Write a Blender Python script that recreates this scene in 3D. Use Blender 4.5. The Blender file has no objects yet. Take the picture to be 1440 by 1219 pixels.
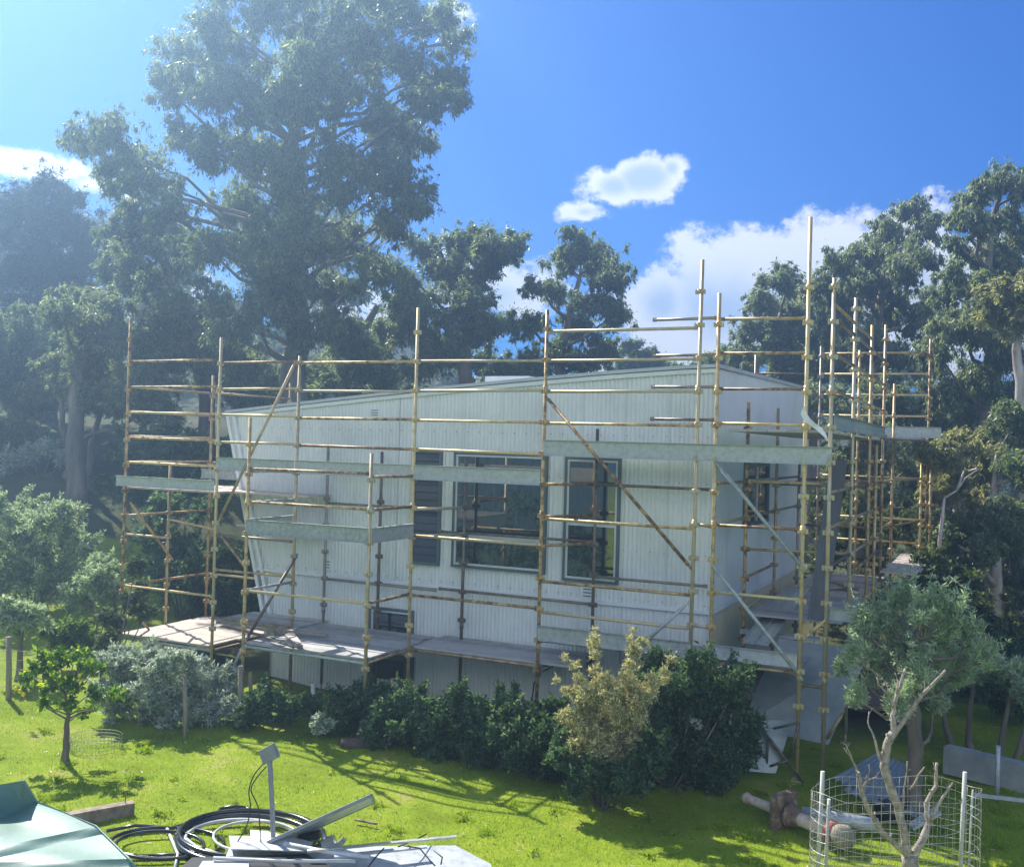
import bpy, math, random
import numpy as np
from mathutils import Vector, Matrix

random.seed(7)
S = bpy.context.scene
COL = S.collection
R = math.radians

# ------------------------------------------------------------------ camera
EYE = 4.7
FPX, CX, CY = 1440.0, 720.0, 609.5
PITCH = math.atan((625 - CY) / FPX)
ROLL = 0.028
fwd = Vector((0, math.cos(PITCH), math.sin(PITCH)))
up0 = Vector((0, -math.sin(PITCH), math.cos(PITCH)))
rx0 = Vector((1, 0, 0))
rgt = (rx0 * math.cos(ROLL) + up0 * math.sin(ROLL)).normalized()
upv = (up0 * math.cos(ROLL) - rx0 * math.sin(ROLL)).normalized()
cam = bpy.data.cameras.new('camera')
co = bpy.data.objects.new('camera', cam)
COL.objects.link(co)
co.matrix_world = Matrix(((rgt.x, upv.x, -fwd.x, 0), (rgt.y, upv.y, -fwd.y, 0), (rgt.z, upv.z, -fwd.z, EYE), (0, 0, 0, 1)))
cam.sensor_width = 36
cam.lens = 36 * FPX / 1440.0
cam.clip_start = 0.1
cam.clip_end = 1000
S.camera = co
CAM = Vector((0, 0, EYE))


def ray(px, py):
    return (fwd + rgt * ((px - CX) / FPX) - upv * ((py - CY) / FPX)).normalized()


def atY(px, py, D):
    d = ray(px, py)
    return CAM + d * (D / d.y)


def atZ(px, py, z=0.0):
    d = ray(px, py)
    return CAM + d * ((z - EYE) / d.z)


# scaffold / house frame: s along the front, o towards the viewer, z up
A = R(25.5)
U = Vector((math.cos(A), -math.sin(A), 0))
N = Vector((-math.sin(A), -math.cos(A), 0))
P0 = Vector((2.76, 15.3, 0))
UP = Vector((0, 0, 1))


def F(s, o, z):          # z relative to the eye
    return P0 + U * s + N * o + UP * (EYE + z)


def Fs(px, py, o=0.0):   # pixel -> (s, z rel) on the plane at offset o
    d = ray(px, py)
    t = ((P0 + N * o) - CAM).dot(N) / d.dot(N)
    p = CAM + d * t
    return (p - P0).dot(U), p.z - EYE


def FP(px, py, o=0.0):
    s, z = Fs(px, py, o)
    return F(s, o, z)


# ------------------------------------------------------------------ helpers
OFF = {}


def tag(o, label=None, cat=None, group=None, kind=None):
    if label: o['label'] = label
    if cat: o['category'] = cat
    if group: o['group'] = group
    if kind: o['kind'] = kind
    return o


def thing(name, loc, label, cat, group=None):
    o = bpy.data.objects.new(name, None)
    COL.objects.link(o)
    o.empty_display_size = 0.2
    o.location = loc
    OFF[o.name] = Vector(loc)
    return tag(o, label, cat, group)


def link_mesh(name, me, mats, parent, base):
    ob = bpy.data.objects.new(name, me)
    COL.objects.link(ob)
    for m in (mats if isinstance(mats, (list, tuple)) else [mats]):
        me.materials.append(m)
    if parent is not None:
        ob.parent = parent
        OFF[ob.name] = OFF[parent.name]
    else:
        ob.location = base
        OFF[ob.name] = Vector(base)
    return ob


class MB:
    def __init__(s):
        s.v = []; s.f = []; s.mi = []; s.sm = []; s.cur = 0

    def add(s, vs, fs, smooth=False):
        b = len(s.v)
        s.v += [tuple(v) for v in vs]
        for f in fs:
            s.f.append([b + i for i in f]); s.mi.append(s.cur); s.sm.append(smooth)
        return s

    def hexa(s, p):      # 8 points: bottom 4 (ccw), top 4
        return s.add(p, [(3, 2, 1, 0), (4, 5, 6, 7), (0, 1, 5, 4), (1, 2, 6, 5), (2, 3, 7, 6), (3, 0, 4, 7)])

    def box(s, c, ax, ay, az):   # centre + half axes
        c = Vector(c)
        return s.hexa([c - ax - ay - az, c + ax - ay - az, c + ax + ay - az, c - ax + ay - az,
                       c - ax - ay + az, c + ax - ay + az, c + ax + ay + az, c - ax + ay + az])

    def beam(s, p, q, w, h, up=UP):
        p, q = Vector(p), Vector(q)
        d = (q - p).normalized()
        sd = d.cross(up)
        if sd.length < 1e-3: sd = d.cross(Vector((1, 0, 0)))
        sd.normalize(); u2 = sd.cross(d).normalized()
        return s.box((p + q) / 2, (q - p) / 2, sd * (w / 2), u2 * (h / 2))

    def path(s, pts, r, seg=8, cap=True, closed=False):
        pts = [Vector(p) for p in pts]
        n = len(pts)
        rs = r if isinstance(r, (list, tuple)) else [r] * n
        b = len(s.v); prev = None
        for i, p in enumerate(pts):
            if closed:
                d = pts[(i + 1) % n] - pts[i - 1]
            else:
                d = pts[min(i + 1, n - 1)] - pts[max(i - 1, 0)]
            d.normalize()
            if prev is None:
                x = d.cross(Vector((0.13, 0.31, 0.94)))
                if x.length < .1: x = d.cross(Vector((1, 0, 0)))
            else:
                x = prev - d * prev.dot(d)
            x.normalize(); y = d.cross(x); prev = x
            for k in range(seg):
                a = 2 * math.pi * k / seg
                s.v.append(tuple(p + (x * math.cos(a) + y * math.sin(a)) * rs[i]))
        m = n if closed else n - 1
        for i in range(m):
            for k in range(seg):
                a0 = b + i * seg + k; a1 = b + i * seg + (k + 1) % seg
                b0 = b + ((i + 1) % n) * seg + k; b1 = b + ((i + 1) % n) * seg + (k + 1) % seg
                s.f.append([a0, a1, b1, b0]); s.mi.append(s.cur); s.sm.append(True)
        if cap and not closed:
            s.f.append([b + k for k in range(seg)][::-1]); s.mi.append(s.cur); s.sm.append(False)
            s.f.append([b + (n - 1) * seg + k for k in range(seg)]); s.mi.append(s.cur); s.sm.append(False)
        return s

    def tube(s, p, q, r, r2=None, seg=10):
        return s.path([p, q], [r, r if r2 is None else r2], seg)

    def build(s, name, mat, parent=None, base=None):
        me = bpy.data.meshes.new(name)
        vs = np.array(s.v, dtype=float)
        if parent is not None:
            b = OFF[parent.name]
        else:
            if base is None:
                mn, mx = vs.min(0), vs.max(0)
                base = Vector(((mn[0] + mx[0]) / 2, (mn[1] + mx[1]) / 2, mn[2]))
            b = Vector(base)
        vs = vs - np.array(b)
        me.from_pydata(vs.tolist(), [], s.f)
        ob = link_mesh(name, me, mat, parent, b)
        me.polygons.foreach_set('use_smooth', s.sm)
        me.polygons.foreach_set('material_index', s.mi)
        me.update()
        return ob


# ------------------------------------------------------------------ materials
def newmat(name):
    m = bpy.data.materials.new(name)
    m.use_nodes = True
    nt = m.node_tree
    for n in list(nt.nodes): nt.nodes.remove(n)
    out = nt.nodes.new('ShaderNodeOutputMaterial')
    return m, nt, out


def nd(nt, t, **k):
    n = nt.nodes.new(t)
    for a, v in k.items(): setattr(n, a, v)
    return n


def ramp(nt, fac, stops):
    r = nd(nt, 'ShaderNodeValToRGB')
    e = r.color_ramp.elements
    while len(e) < len(stops): e.new(0.5)
    for i, (p, c) in enumerate(stops):
        e[i].position = p; e[i].color = (*c, 1)
    nt.links.new(fac, r.inputs['Fac'])
    return r.outputs['Color']


def noise(nt, scale, detail=4, rough=.6, vec=None, stretch=None):
    n = nd(nt, 'ShaderNodeTexNoise')
    n.inputs['Scale'].default_value = scale
    n.inputs['Detail'].default_value = detail
    n.inputs['Roughness'].default_value = rough
    tc = nd(nt, 'ShaderNodeTexCoord')
    v = tc.outputs['Object'] if vec is None else vec
    if stretch:
        mp = nd(nt, 'ShaderNodeMapping'); mp.inputs['Scale'].default_value = stretch
        nt.links.new(v, mp.inputs['Vector']); v = mp.outputs['Vector']
    nt.links.new(v, n.inputs['Vector'])
    return n.outputs['Fac']


def surf(name, stops, scale=6, rough=.6, metal=0.0, bump=.0, bscale=40, stretch=None, detail=5, spec=.5, rand=None):
    m, nt, out = newmat(name)
    b = nd(nt, 'ShaderNodeBsdfPrincipled')
    f = noise(nt, scale, detail, .65, stretch=stretch)
    if rand:
        oi = nd(nt, 'ShaderNodeObjectInfo')
        a = nd(nt, 'ShaderNodeMath', operation='MULTIPLY_ADD')
        nt.links.new(oi.outputs['Random'], a.inputs[0]); a.inputs[1].default_value = rand
        s2 = nd(nt, 'ShaderNodeMath', operation='SUBTRACT'); nt.links.new(f, s2.inputs[0]); s2.inputs[1].default_value = rand / 2
        nt.links.new(s2.outputs[0], a.inputs[2]); f = a.outputs[0]
    c = ramp(nt, f, stops)
    nt.links.new(c, b.inputs['Base Color'])
    b.inputs['Roughness'].default_value = rough
    b.inputs['Metallic'].default_value = metal
    b.inputs['Specular IOR Level'].default_value = spec
    if bump:
        bp = nd(nt, 'ShaderNodeBump'); bp.inputs['Strength'].default_value = bump; bp.inputs['Distance'].default_value = .01
        nt.links.new(noise(nt, bscale, 4, .6, stretch=stretch), bp.inputs['Height'])
        nt.links.new(bp.outputs['Normal'], b.inputs['Normal'])
    nt.links.new(b.outputs[0], out.inputs['Surface'])
    return m


def leafmat(name, stops, trans=.5, rough=.45, gloss=.4, tcol=None):
    m, nt, out = newmat(name)
    at = nd(nt, 'ShaderNodeAttribute', attribute_name='tint')
    c = ramp(nt, at.outputs['Fac'], stops)
    b = nd(nt, 'ShaderNodeBsdfPrincipled')
    nt.links.new(c, b.inputs['Base Color'])
    b.inputs['Roughness'].default_value = rough
    b.inputs['Specular IOR Level'].default_value = gloss
    t = nd(nt, 'ShaderNodeBsdfTranslucent')
    mx = nd(nt, 'ShaderNodeMix', data_type='RGBA', blend_type='MULTIPLY')
    mx.inputs['Factor'].default_value = 1
    nt.links.new(c, mx.inputs[6]); mx.inputs[7].default_value = (*(tcol or (1.75, 1.8, .95)), 1)
    nt.links.new(mx.outputs[2], t.inputs['Color'])
    ms = nd(nt, 'ShaderNodeMixShader'); ms.inputs[0].default_value = trans
    nt.links.new(b.outputs[0], ms.inputs[1]); nt.links.new(t.outputs[0], ms.inputs[2])
    nt.links.new(ms.outputs[0], out.inputs['Surface'])
    return m


M = {}
M['wall'] = surf('wall_sheeting', [(.3, (.61, .64, .61)), (.5, (.70, .73, .70)), (.7, (.75, .78, .75))], .9, .45, 0, spec=.4)
M['trim'] = surf('white_trim', [(.3, (.66, .70, .69)), (.7, (.76, .79, .77))], 3, .4)
M['cream'] = surf('cream_wall', [(.3, (.50, .47, .36)), (.7, (.60, .56, .44))], 2, .7)
M['roof'] = surf('roof_sheet', [(.3, (.45, .48, .48)), (.7, (.58, .6, .6))], 2, .4, .2)
M['frame'] = surf('window_frame_grey', [(.3, (.07, .10, .10)), (.7, (.10, .135, .13))], 3, .4)
M['inner'] = surf('window_inner_frame', [(.3, (.5, .54, .55)), (.7, (.62, .66, .66))], 3, .35)
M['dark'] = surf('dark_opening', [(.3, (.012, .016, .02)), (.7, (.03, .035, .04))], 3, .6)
M['yellow'] = surf('yellow_painted_tube', [(.28, (.15, .075, .03)), (.42, (.46, .31, .13)), (.6, (.62, .49, .22)), (.75, (.56, .49, .34))], 9, .5, .25, .3, 60, rand=.35)
M['rusty'] = surf('rusty_painted_tube', [(.3, (.20, .11, .05)), (.45, (.42, .29, .14)), (.62, (.50, .41, .23)), (.8, (.48, .46, .38))], 8, .5, .4, .3, 60, rand=.4)
M['galv'] = surf('galvanised_steel', [(.3, (.28, .31, .29)), (.5, (.40, .43, .40)), (.75, (.50, .52, .48))], 14, .6, .15, .2, 50, rand=.25)
M['galvdark'] = surf('dark_galvanised_tube', [(.3, (.14, .11, .08)), (.5, (.24, .20, .15)), (.8, (.33, .32, .28))], 10, .5, .5, .2, 50, rand=.4)
M['plank'] = surf('deck_plank_steel', [(.3, (.26, .26, .26)), (.5, (.38, .38, .37)), (.75, (.48, .46, .44))], 4, .6, .2, .3, 30, rand=.4)
M['ply'] = surf('pale_plywood', [(.3, (.42, .34, .28)), (.7, (.58, .50, .43))], 5, .75, 0, .2, 40, stretch=(1, 4, 1))
M['timber'] = surf('weathered_timber', [(.3, (.16, .11, .08)), (.5, (.30, .23, .17)), (.75, (.42, .35, .28))], 8, .8, 0, .5, 40, rand=.5)
M['post'] = surf('grey_post_timber', [(.3, (.20, .17, .12)), (.7, (.40, .36, .27))], 10, .85, 0, .5, 50, stretch=(1, 1, .15))
M['pale_post'] = surf('pale_painted_post', [(.3, (.42, .42, .38)), (.7, (.55, .55, .5))], 10, .7)
M['bark'] = surf('eucalypt_bark', [(.3, (.07, .055, .045)), (.5, (.16, .13, .105)), (.75, (.30, .26, .22))], 3, .85, 0, .6, 20, stretch=(1, 1, .2))
M['palebark'] = surf('pale_smooth_bark', [(.3, (.22, .17, .14)), (.5, (.40, .34, .29)), (.75, (.62, .58, .52))], 4, .75, 0, .5, 30, stretch=(1, 1, .3))
M['prunebark'] = surf('pruned_tree_bark', [(.3, (.17, .13, .10)), (.5, (.33, .27, .22)), (.75, (.52, .47, .41))], 14, .8, 0, .9, 45)
M['log'] = surf('dark_log_bark', [(.3, (.05, .035, .03)), (.5, (.12, .085, .07)), (.75, (.2, .15, .12))], 10, .9, 0, .9, 30)
M['greenpoly'] = surf('green_moulded_plastic', [(.3, (.10, .20, .145)), (.5, (.13, .24, .18)), (.7, (.17, .28, .21))], 2, .40, 0, .15, 25, spec=.8)
M['whitesheet'] = surf('pale_metal_sheet', [(.25, (.24, .25, .25)), (.42, (.42, .45, .47)), (.7, (.56, .59, .62))], 7, .45, .2, .2, 30)
M['blackpipe'] = surf('black_poly_pipe', [(.3, (.012, .014, .018)), (.7, (.03, .033, .04))], 5, .22, 0, spec=.7)
M['greypipe'] = surf('pale_conduit', [(.3, (.45, .46, .46)), (.7, (.62, .63, .62))], 5, .4)
M['black'] = surf('black_plastic', [(.3, (.015, .016, .018)), (.7, (.03, .03, .03))], 5, .4)
M['alu'] = surf('aluminium', [(.3, (.42, .43, .42)), (.7, (.6, .61, .6))], 10, .35, .7)
M['panel'] = surf('panel_back', [(.3, (.20, .22, .23)), (.7, (.28, .30, .31))], 3, .4)
M['rust'] = surf('rusty_iron', [(.3, (.09, .055, .04)), (.5, (.20, .13, .09)), (.75, (.48, .40, .32))], 9, .8, .1, .6, 40)
M['ruddy'] = surf('pinkish_worn_paint', [(.3, (.34, .24, .17)), (.5, (.52, .42, .33)), (.75, (.62, .54, .45))], 8, .7, .1, .4, 40)
M['slate'] = surf('dark_weathered_board', [(.3, (.07, .08, .09)), (.7, (.13, .14, .15))], 6, .7, 0, .4, 30, stretch=(1, 1, .2))
M['red'] = surf('red_collar', [(.3, (.40, .07, .05)), (.7, (.55, .14, .1))], 9, .6)
M['wire'] = surf('galvanised_wire', [(.3, (.30, .28, .25)), (.6, (.52, .52, .5))], 20, .4, .5)
M['darkwire'] = surf('dark_wire', [(.3, (.14, .14, .12)), (.7, (.25, .25, .22))], 20, .5, .5)
M['rag'] = surf('white_cloth', [(.3, (.72, .73, .74)), (.7, (.82, .82, .82))], 8, .8)
M['corr'] = surf('zinc_corrugated', [(.3, (.20, .24, .24)), (.5, (.26, .30, .29)), (.75, (.34, .37, .36))], 3, .45, .4)
M['concrete'] = surf('low_wall_concrete', [(.3, (.22, .24, .24)), (.7, (.36, .38, .37))], 3, .85, 0, .3, 20)
M['lemon'] = surf('yellow_lemon_skin', [(.3, (.75, .55, .03)), (.7, (.8, .62, .06))], 8, .45)
M['tape'] = surf('red_tape', [(.3, (.6, .04, .03)), (.7, (.7, .08, .05))], 8, .5)

# glass
m, nt, out = newmat('window_glass')
b = nd(nt, 'ShaderNodeBsdfPrincipled')
b.inputs['Base Color'].default_value = (.018, .028, .032, 1)
b.inputs['Roughness'].default_value = .02
b.inputs['IOR'].default_value = 2.8
b.inputs['Specular IOR Level'].default_value = .5
nt.links.new(b.outputs[0], out.inputs['Surface'])
M['glass'] = m

m2, nt, out = newmat('louvre_glass')
b = nd(nt, 'ShaderNodeBsdfPrincipled')
b.inputs['Base Color'].default_value = (.03, .045, .05, 1); b.inputs['Roughness'].default_value = .12; b.inputs['IOR'].default_value = 1.5
nt.links.new(b.outputs[0], out.inputs['Surface'])
M['louvre'] = m2

# leaf palettes
EUC = [(.15, (.022, .042, .022)), (.5, (.05, .08, .035)), (.85, (.10, .135, .06)), (1, (.16, .17, .09))]
M['euc'] = leafmat('eucalypt_leaf', [(.15, (.05, .08, .05)), (.5, (.12, .165, .09)), (.85, (.23, .27, .15)), (1, (.36, .37, .24))], .5, .42, .45)
M['euc_gold'] = leafmat('golden_eucalypt_leaf', [(.15, (.09, .11, .05)), (.5, (.22, .23, .12)), (.85, (.40, .38, .22)), (1, (.58, .53, .35))], .5, .5, .35)
M['euc_grey'] = leafmat('grey_eucalypt_leaf', [(.15, (.06, .09, .055)), (.5, (.15, .19, .11)), (.85, (.29, .32, .20)), (1, (.44, .43, .30))], .5, .45, .45)
M['pine'] = leafmat('pine_needle', [(.15, (.012, .025, .012)), (.5, (.03, .05, .022)), (1, (.06, .075, .035))], .2, .6, .2)
M['bright'] = leafmat('fresh_green_leaf', [(.15, (.05, .09, .02)), (.5, (.10, .16, .03)), (.85, (.18, .25, .05)), (1, (.28, .32, .08))], .5, .5, .3)
M['silver'] = leafmat('silver_leaf', [(.15, (.15, .21, .13)), (.5, (.32, .39, .26)), (.85, (.54, .60, .44)), (1, (.70, .72, .58))], .45, .5, .4, (1.2, 1.3, .8))
M['olive'] = leafmat('olive_leaf', [(.15, (.17, .22, .14)), (.5, (.38, .45, .31)), (.85, (.62, .68, .50)), (1, (.80, .83, .68))], .45, .45, .5, (1.2, 1.35, .8))
M['shrub'] = leafmat('dark_shrub_leaf', [(.15, (.03, .06, .035)), (.5, (.075, .13, .07)), (.85, (.14, .21, .11)), (1, (.25, .32, .19))], .45, .45, .35)
M['conifer'] = leafmat('creamy_cypress_leaf', [(.1, (.06, .12, .05)), (.32, (.20, .26, .12)), (.55, (.60, .55, .30)), (1, (.82, .66, .46))], .35, .6, .2, (1.2, 1.2, .8))
M['flower'] = leafmat('silvery_flowering_leaf', [(.1, (.10, .15, .10)), (.4, (.30, .36, .28)), (.75, (.62, .64, .60)), (1, (.80, .78, .76))], .45, .6, .3, (1.1, 1.2, .9))
M['citrus'] = leafmat('citrus_leaf', [(.1, (.03, .075, .012)), (.5, (.08, .17, .02)), (.75, (.22, .32, .03)), (1, (.62, .56, .04))], .5, .5, .3)
M['grass'] = leafmat('grass_blade', [(.1, (.10, .18, .012)), (.4, (.20, .31, .016)), (.75, (.31, .41, .03)), (.95, (.42, .46, .08)), (1, (.55, .48, .2))], .5, .6, .25, (1.5, 1.45, .6))
M['scrub'] = leafmat('understory_leaf', [(.1, (.03, .05, .025)), (.5, (.08, .11, .05)), (.85, (.17, .20, .10)), (1, (.28, .28, .18))], .35, .6, .2)

# ground
m, nt, out = newmat('lawn_and_earth')
b = nd(nt, 'ShaderNodeBsdfPrincipled'); b.inputs['Roughness'].default_value = .9; b.inputs['Specular IOR Level'].default_value = .1
geo = nd(nt, 'ShaderNodeNewGeometry')
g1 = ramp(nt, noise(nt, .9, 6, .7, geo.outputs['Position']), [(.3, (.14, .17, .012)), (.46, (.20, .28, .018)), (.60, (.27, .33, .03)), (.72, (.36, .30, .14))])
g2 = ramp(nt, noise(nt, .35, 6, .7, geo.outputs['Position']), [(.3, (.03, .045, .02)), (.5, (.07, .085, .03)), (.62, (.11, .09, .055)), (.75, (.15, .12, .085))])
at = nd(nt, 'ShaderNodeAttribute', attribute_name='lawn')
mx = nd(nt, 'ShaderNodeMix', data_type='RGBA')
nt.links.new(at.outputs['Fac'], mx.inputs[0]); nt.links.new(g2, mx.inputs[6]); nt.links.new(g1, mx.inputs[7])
nt.links.new(mx.outputs[2], b.inputs['Base Color'])
bp = nd(nt, 'ShaderNodeBump'); bp.inputs['Strength'].default_value = .6; bp.inputs['Distance'].default_value = .05
nt.links.new(noise(nt, 14, 6, .7, geo.outputs['Position']), bp.inputs['Height']); nt.links.new(bp.outputs[0], b.inputs['Normal'])
nt.links.new(b.outputs[0], out.inputs['Surface'])
M['ground'] = m


# ------------------------------------------------------------------ terrain
def sst(a, b, x):
    t = np.clip((x - a) / (b - a), 0, 1)
    return t * t * (3 - 2 * t)


def gz(x, y):
    x = np.asarray(x, float); y = np.asarray(y, float)
    left = sst(4, -14, x)
    h = sst(21, 46, y) * (5.0 * left + .6) + sst(46, 90, y) * (3.5 * left + 2.5) + sst(70, 120, y) * 5
    h = h + .05 * np.sin(x * .9 + 1) * np.sin(y * .7) * sst(10, 16, y) + .03 * np.sin(x * 2.3) * np.cos(y * 1.9)
    h = h + .35 * np.sin(x * .21 + 2) * np.sin(y * .17) * sst(22, 32, y)
    h = h + sst(-8, -40, x) * sst(30, 10, y) * 1.0 - 1.2 * sst(9, 4, y)
    return h


def gzf(x, y): return float(gz(x, y))


xs = np.concatenate([np.linspace(-125, -22, 42), np.linspace(-21, 21, 150), np.linspace(22, 125, 42)])
ys = np.concatenate([np.linspace(-118, 2, 40), np.linspace(3, 32, 120), np.linspace(33, 130, 90)])
X, Y = np.meshgrid(xs, ys)
Z = gz(X, Y)
nx, ny = len(xs), len(ys)
me = bpy.data.meshes.new('ground')
vv = np.stack([X.ravel(), Y.ravel(), Z.ravel()], 1)
idx = np.arange(nx * ny).reshape(ny, nx)
ff = np.stack([idx[:-1, :-1], idx[:-1, 1:], idx[1:, 1:], idx[1:, :-1]], -1).reshape(-1, 4)
me.from_pydata(vv.tolist(), [], ff.tolist())
me.polygons.foreach_set('use_smooth', np.ones(len(ff), bool))
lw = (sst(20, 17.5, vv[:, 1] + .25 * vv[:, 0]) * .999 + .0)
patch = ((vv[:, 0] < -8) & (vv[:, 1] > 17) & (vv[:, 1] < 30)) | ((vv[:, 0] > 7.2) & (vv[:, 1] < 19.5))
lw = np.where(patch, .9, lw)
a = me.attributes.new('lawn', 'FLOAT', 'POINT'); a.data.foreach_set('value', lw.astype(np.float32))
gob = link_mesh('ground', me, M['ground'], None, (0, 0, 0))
tag(gob, 'sloping grassy ground running up under the trees', None, kind='structure')


# ------------------------------------------------------------------ foliage
def quads_mesh(name, P, Avec, B, tint, mid=.5):
    n = len(P)
    V = np.empty((n, 4, 3), np.float32)
    V[:, 0] = P; V[:, 1] = P + Avec * mid + B; V[:, 2] = P + Avec; V[:, 3] = P + Avec * mid - B
    me = bpy.data.meshes.new(name)
    me.vertices.add(n * 4); me.loops.add(n * 4); me.polygons.add(n)
    me.vertices.foreach_set('co', V.ravel())
    me.loops.foreach_set('vertex_index', np.arange(n * 4, dtype=np.int32))
    me.polygons.foreach_set('loop_start', np.arange(0, n * 4, 4, dtype=np.int32))
    a = me.attributes.new('tint', 'FLOAT', 'FACE'); a.data.foreach_set('value', tint.astype(np.float32))
    me.update(calc_edges=True)
    return me


SUBK = 4.5


def unit(rng, n):
    v = rng.normal(size=(n, 3)); return v / np.linalg.norm(v, axis=1)[:, None]


def foliage_arrays(clumps, n, L, W, droop, seed, sub=15, subr=.38, flat=.8, shell=.45):
    rng = np.random.default_rng(seed)
    c = np.array([k[:3] for k in clumps], float); r = np.array([k[3] for k in clumps], float)
    w = r ** 2; w /= w.sum()
    subs = []; sr = []; sc = []; wt = []
    for i in range(len(c)):
        k = max(6, int(sub * SUBK * (.7 + .6 * rng.random())))
        d = unit(rng, k); d[:, 2] = d[:, 2] * flat + .05
        if L > .1:
            dist = r[i] * np.minimum(np.abs(rng.normal(0, .62, k)), 1.3)
        else:
            dist = r[i] * rng.random(k) ** .45 * 1.08
        subs.append(c[i] + d * dist[:, None]); s_ = r[i] * (.08 + .17 * rng.random(k) ** 2) * subr / .38; sr.append(s_)
        sc.append(np.clip(rng.normal(.5, .2, k), 0, 1)); ww = s_ ** 1.6; wt.append(w[i] * ww / ww.sum())
    subs = np.concatenate(subs); sr = np.concatenate(sr); sc = np.concatenate(sc); wt = np.concatenate(wt)
    ii = rng.choice(len(subs), n, p=wt / wt.sum())
    d = unit(rng, n); rad = np.abs(rng.normal(0, .72, n))
    P = subs[ii] + d * (sr[ii] * rad)[:, None] * np.array([1, 1, 1.5 if droop > .3 else 1.0])
    P[:, 2] -= (rng.random(n) ** 2) * sr[ii] * .5 * droop
    a = unit(rng, n) * (1 - droop) + d * .25 * (1 - droop); a[:, 2] -= droop
    a /= np.linalg.norm(a, axis=1)[:, None]
    b = np.cross(a, unit(rng, n)); b /= np.maximum(np.linalg.norm(b, axis=1), 1e-6)[:, None]
    ll = L * (.5 + .7 * rng.random(n) + .7 * (rng.random(n) < .1))
    tint = np.clip(.55 * sc[ii] + .45 * rng.random(n) + .06 * d[:, 2], 0, 1)
    return P, a * ll[:, None], b * (ll * W / L * .5)[:, None], tint, subs, c, r


def tree(name, label, cat, base, trunk_pts, radii, clumps, n, L, W, droop, seed, leaf='euc', bark='bark', sub=15, group=None, twigs=7, limb=.085, crown='crown', shell=.45, subr=.38):
    base = Vector(base)
    t = thing(name, base, label, cat, group)
    if L > .15:
        n = int(n * 3.3); L *= .56; W *= .62
    P, a_, b_, tint, subs, c, r = foliage_arrays([(k[0], k[1], k[2], k[3] * (1.12 if L > .1 else 1.05)) for k in clumps], n, L, W, droop, seed, sub, shell=shell, subr=subr)
    off = np.array(base)
    me = quads_mesh(crown, P - off, a_, b_, tint)
    link_mesh(crown, me, M[leaf], t, None)
    rng = random.Random(seed)
    mb = MB()
    tp = [Vector(p) for p in trunk_pts]
    # smooth trunk
    pts = []; rr = []
    for i in range(len(tp) - 1):
        for k in range(4):
            f = k / 4
            j = Vector((rng.uniform(-1, 1), rng.uniform(-1, 1), 0)) * radii[i] * .25
            pts.append(tp[i].lerp(tp[i + 1], f) + j); rr.append(radii[i] * (1 - f) + radii[i + 1] * f)
    pts.append(tp[-1]); rr.append(radii[-1])
    rr[0] *= 1.35
    mb.path(pts, rr, 9)
    for i in range(len(c)):
        if len(clumps[i]) > 4: continue
        cc = Vector(c[i])
        best = None
        for k, p in enumerate(pts):
            hd = math.hypot(cc.x - p.x, cc.y - p.y)
            cost = (p - cc).length + max(0, p.z - (cc.z - .45 * hd)) * 2.5
            if best is None or cost < best[0]: best = (cost, k)
        k = best[1]; p = pts[k]; r0 = min(rr[k] * .6, limb)
        mid = p.lerp(cc, .5) + Vector((rng.uniform(-.12, .12), rng.uniform(-.12, .12), -.06)) * (cc - p).length
        q1 = p.lerp(mid, .5) + Vector((rng.uniform(-.05, .05), rng.uniform(-.05, .05), .02)) * (cc - p).length
        q2 = mid.lerp(cc, .5) + Vector((rng.uniform(-.05, .05), rng.uniform(-.05, .05), .04)) * (cc - p).length
        mb.path([p, q1, mid, q2, cc], [r0, r0 * .8, r0 * .62, r0 * .45, r0 * .25], 6)
        dd = np.linalg.norm(subs - c[i], axis=1)
        near = [int(q) for q in np.argsort(dd)[:60]][12:]
        for q in rng.sample(list(near[:40]), min(len(near[:40]), twigs)):
            sp = Vector(subs[q])
            m2 = cc.lerp(sp, .5) + Vector((rng.uniform(-.1, .1), rng.uniform(-.1, .1), 0)) * r[i]
            mb.path([q2, m2, sp], [r0 * .25, r0 * .17, r0 * .08], 5)
    mb.build('trunk', M[bark], t)
    return t


def pc(lst, D, spread=1.0, seed=1):
    rng = random.Random(seed)
    o = []
    for k in lst:
        px, py, rp = k[:3]
        dd = D + rng.uniform(-1, 1) * spread + (k[3] if len(k) > 3 else 0)
        p = atY(px, py, dd)
        r_ = rp / FPX * dd
        o.append((p.x, p.y, p.z, r_ * .95))
        for q in range(3):
            a_ = rng.uniform(0, 6.283); e_ = rng.uniform(-.9, .9); m_ = r_ * rng.uniform(.7, 1.2)
            o.append((p.x + m_ * math.cos(a_) * math.cos(e_), p.y + m_ * math.sin(a_) * math.cos(e_), p.z + m_ * math.sin(e_) * .9, r_ * rng.uniform(.3, .6), 1))
    return o


def px_trunk(pxs, D):
    return [atY(a, b_, D) for a, b_ in pxs]


def gbase(px, D):
    p = atY(px, 600, D)
    return Vector((p.x, D, gzf(p.x, D)))


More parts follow.
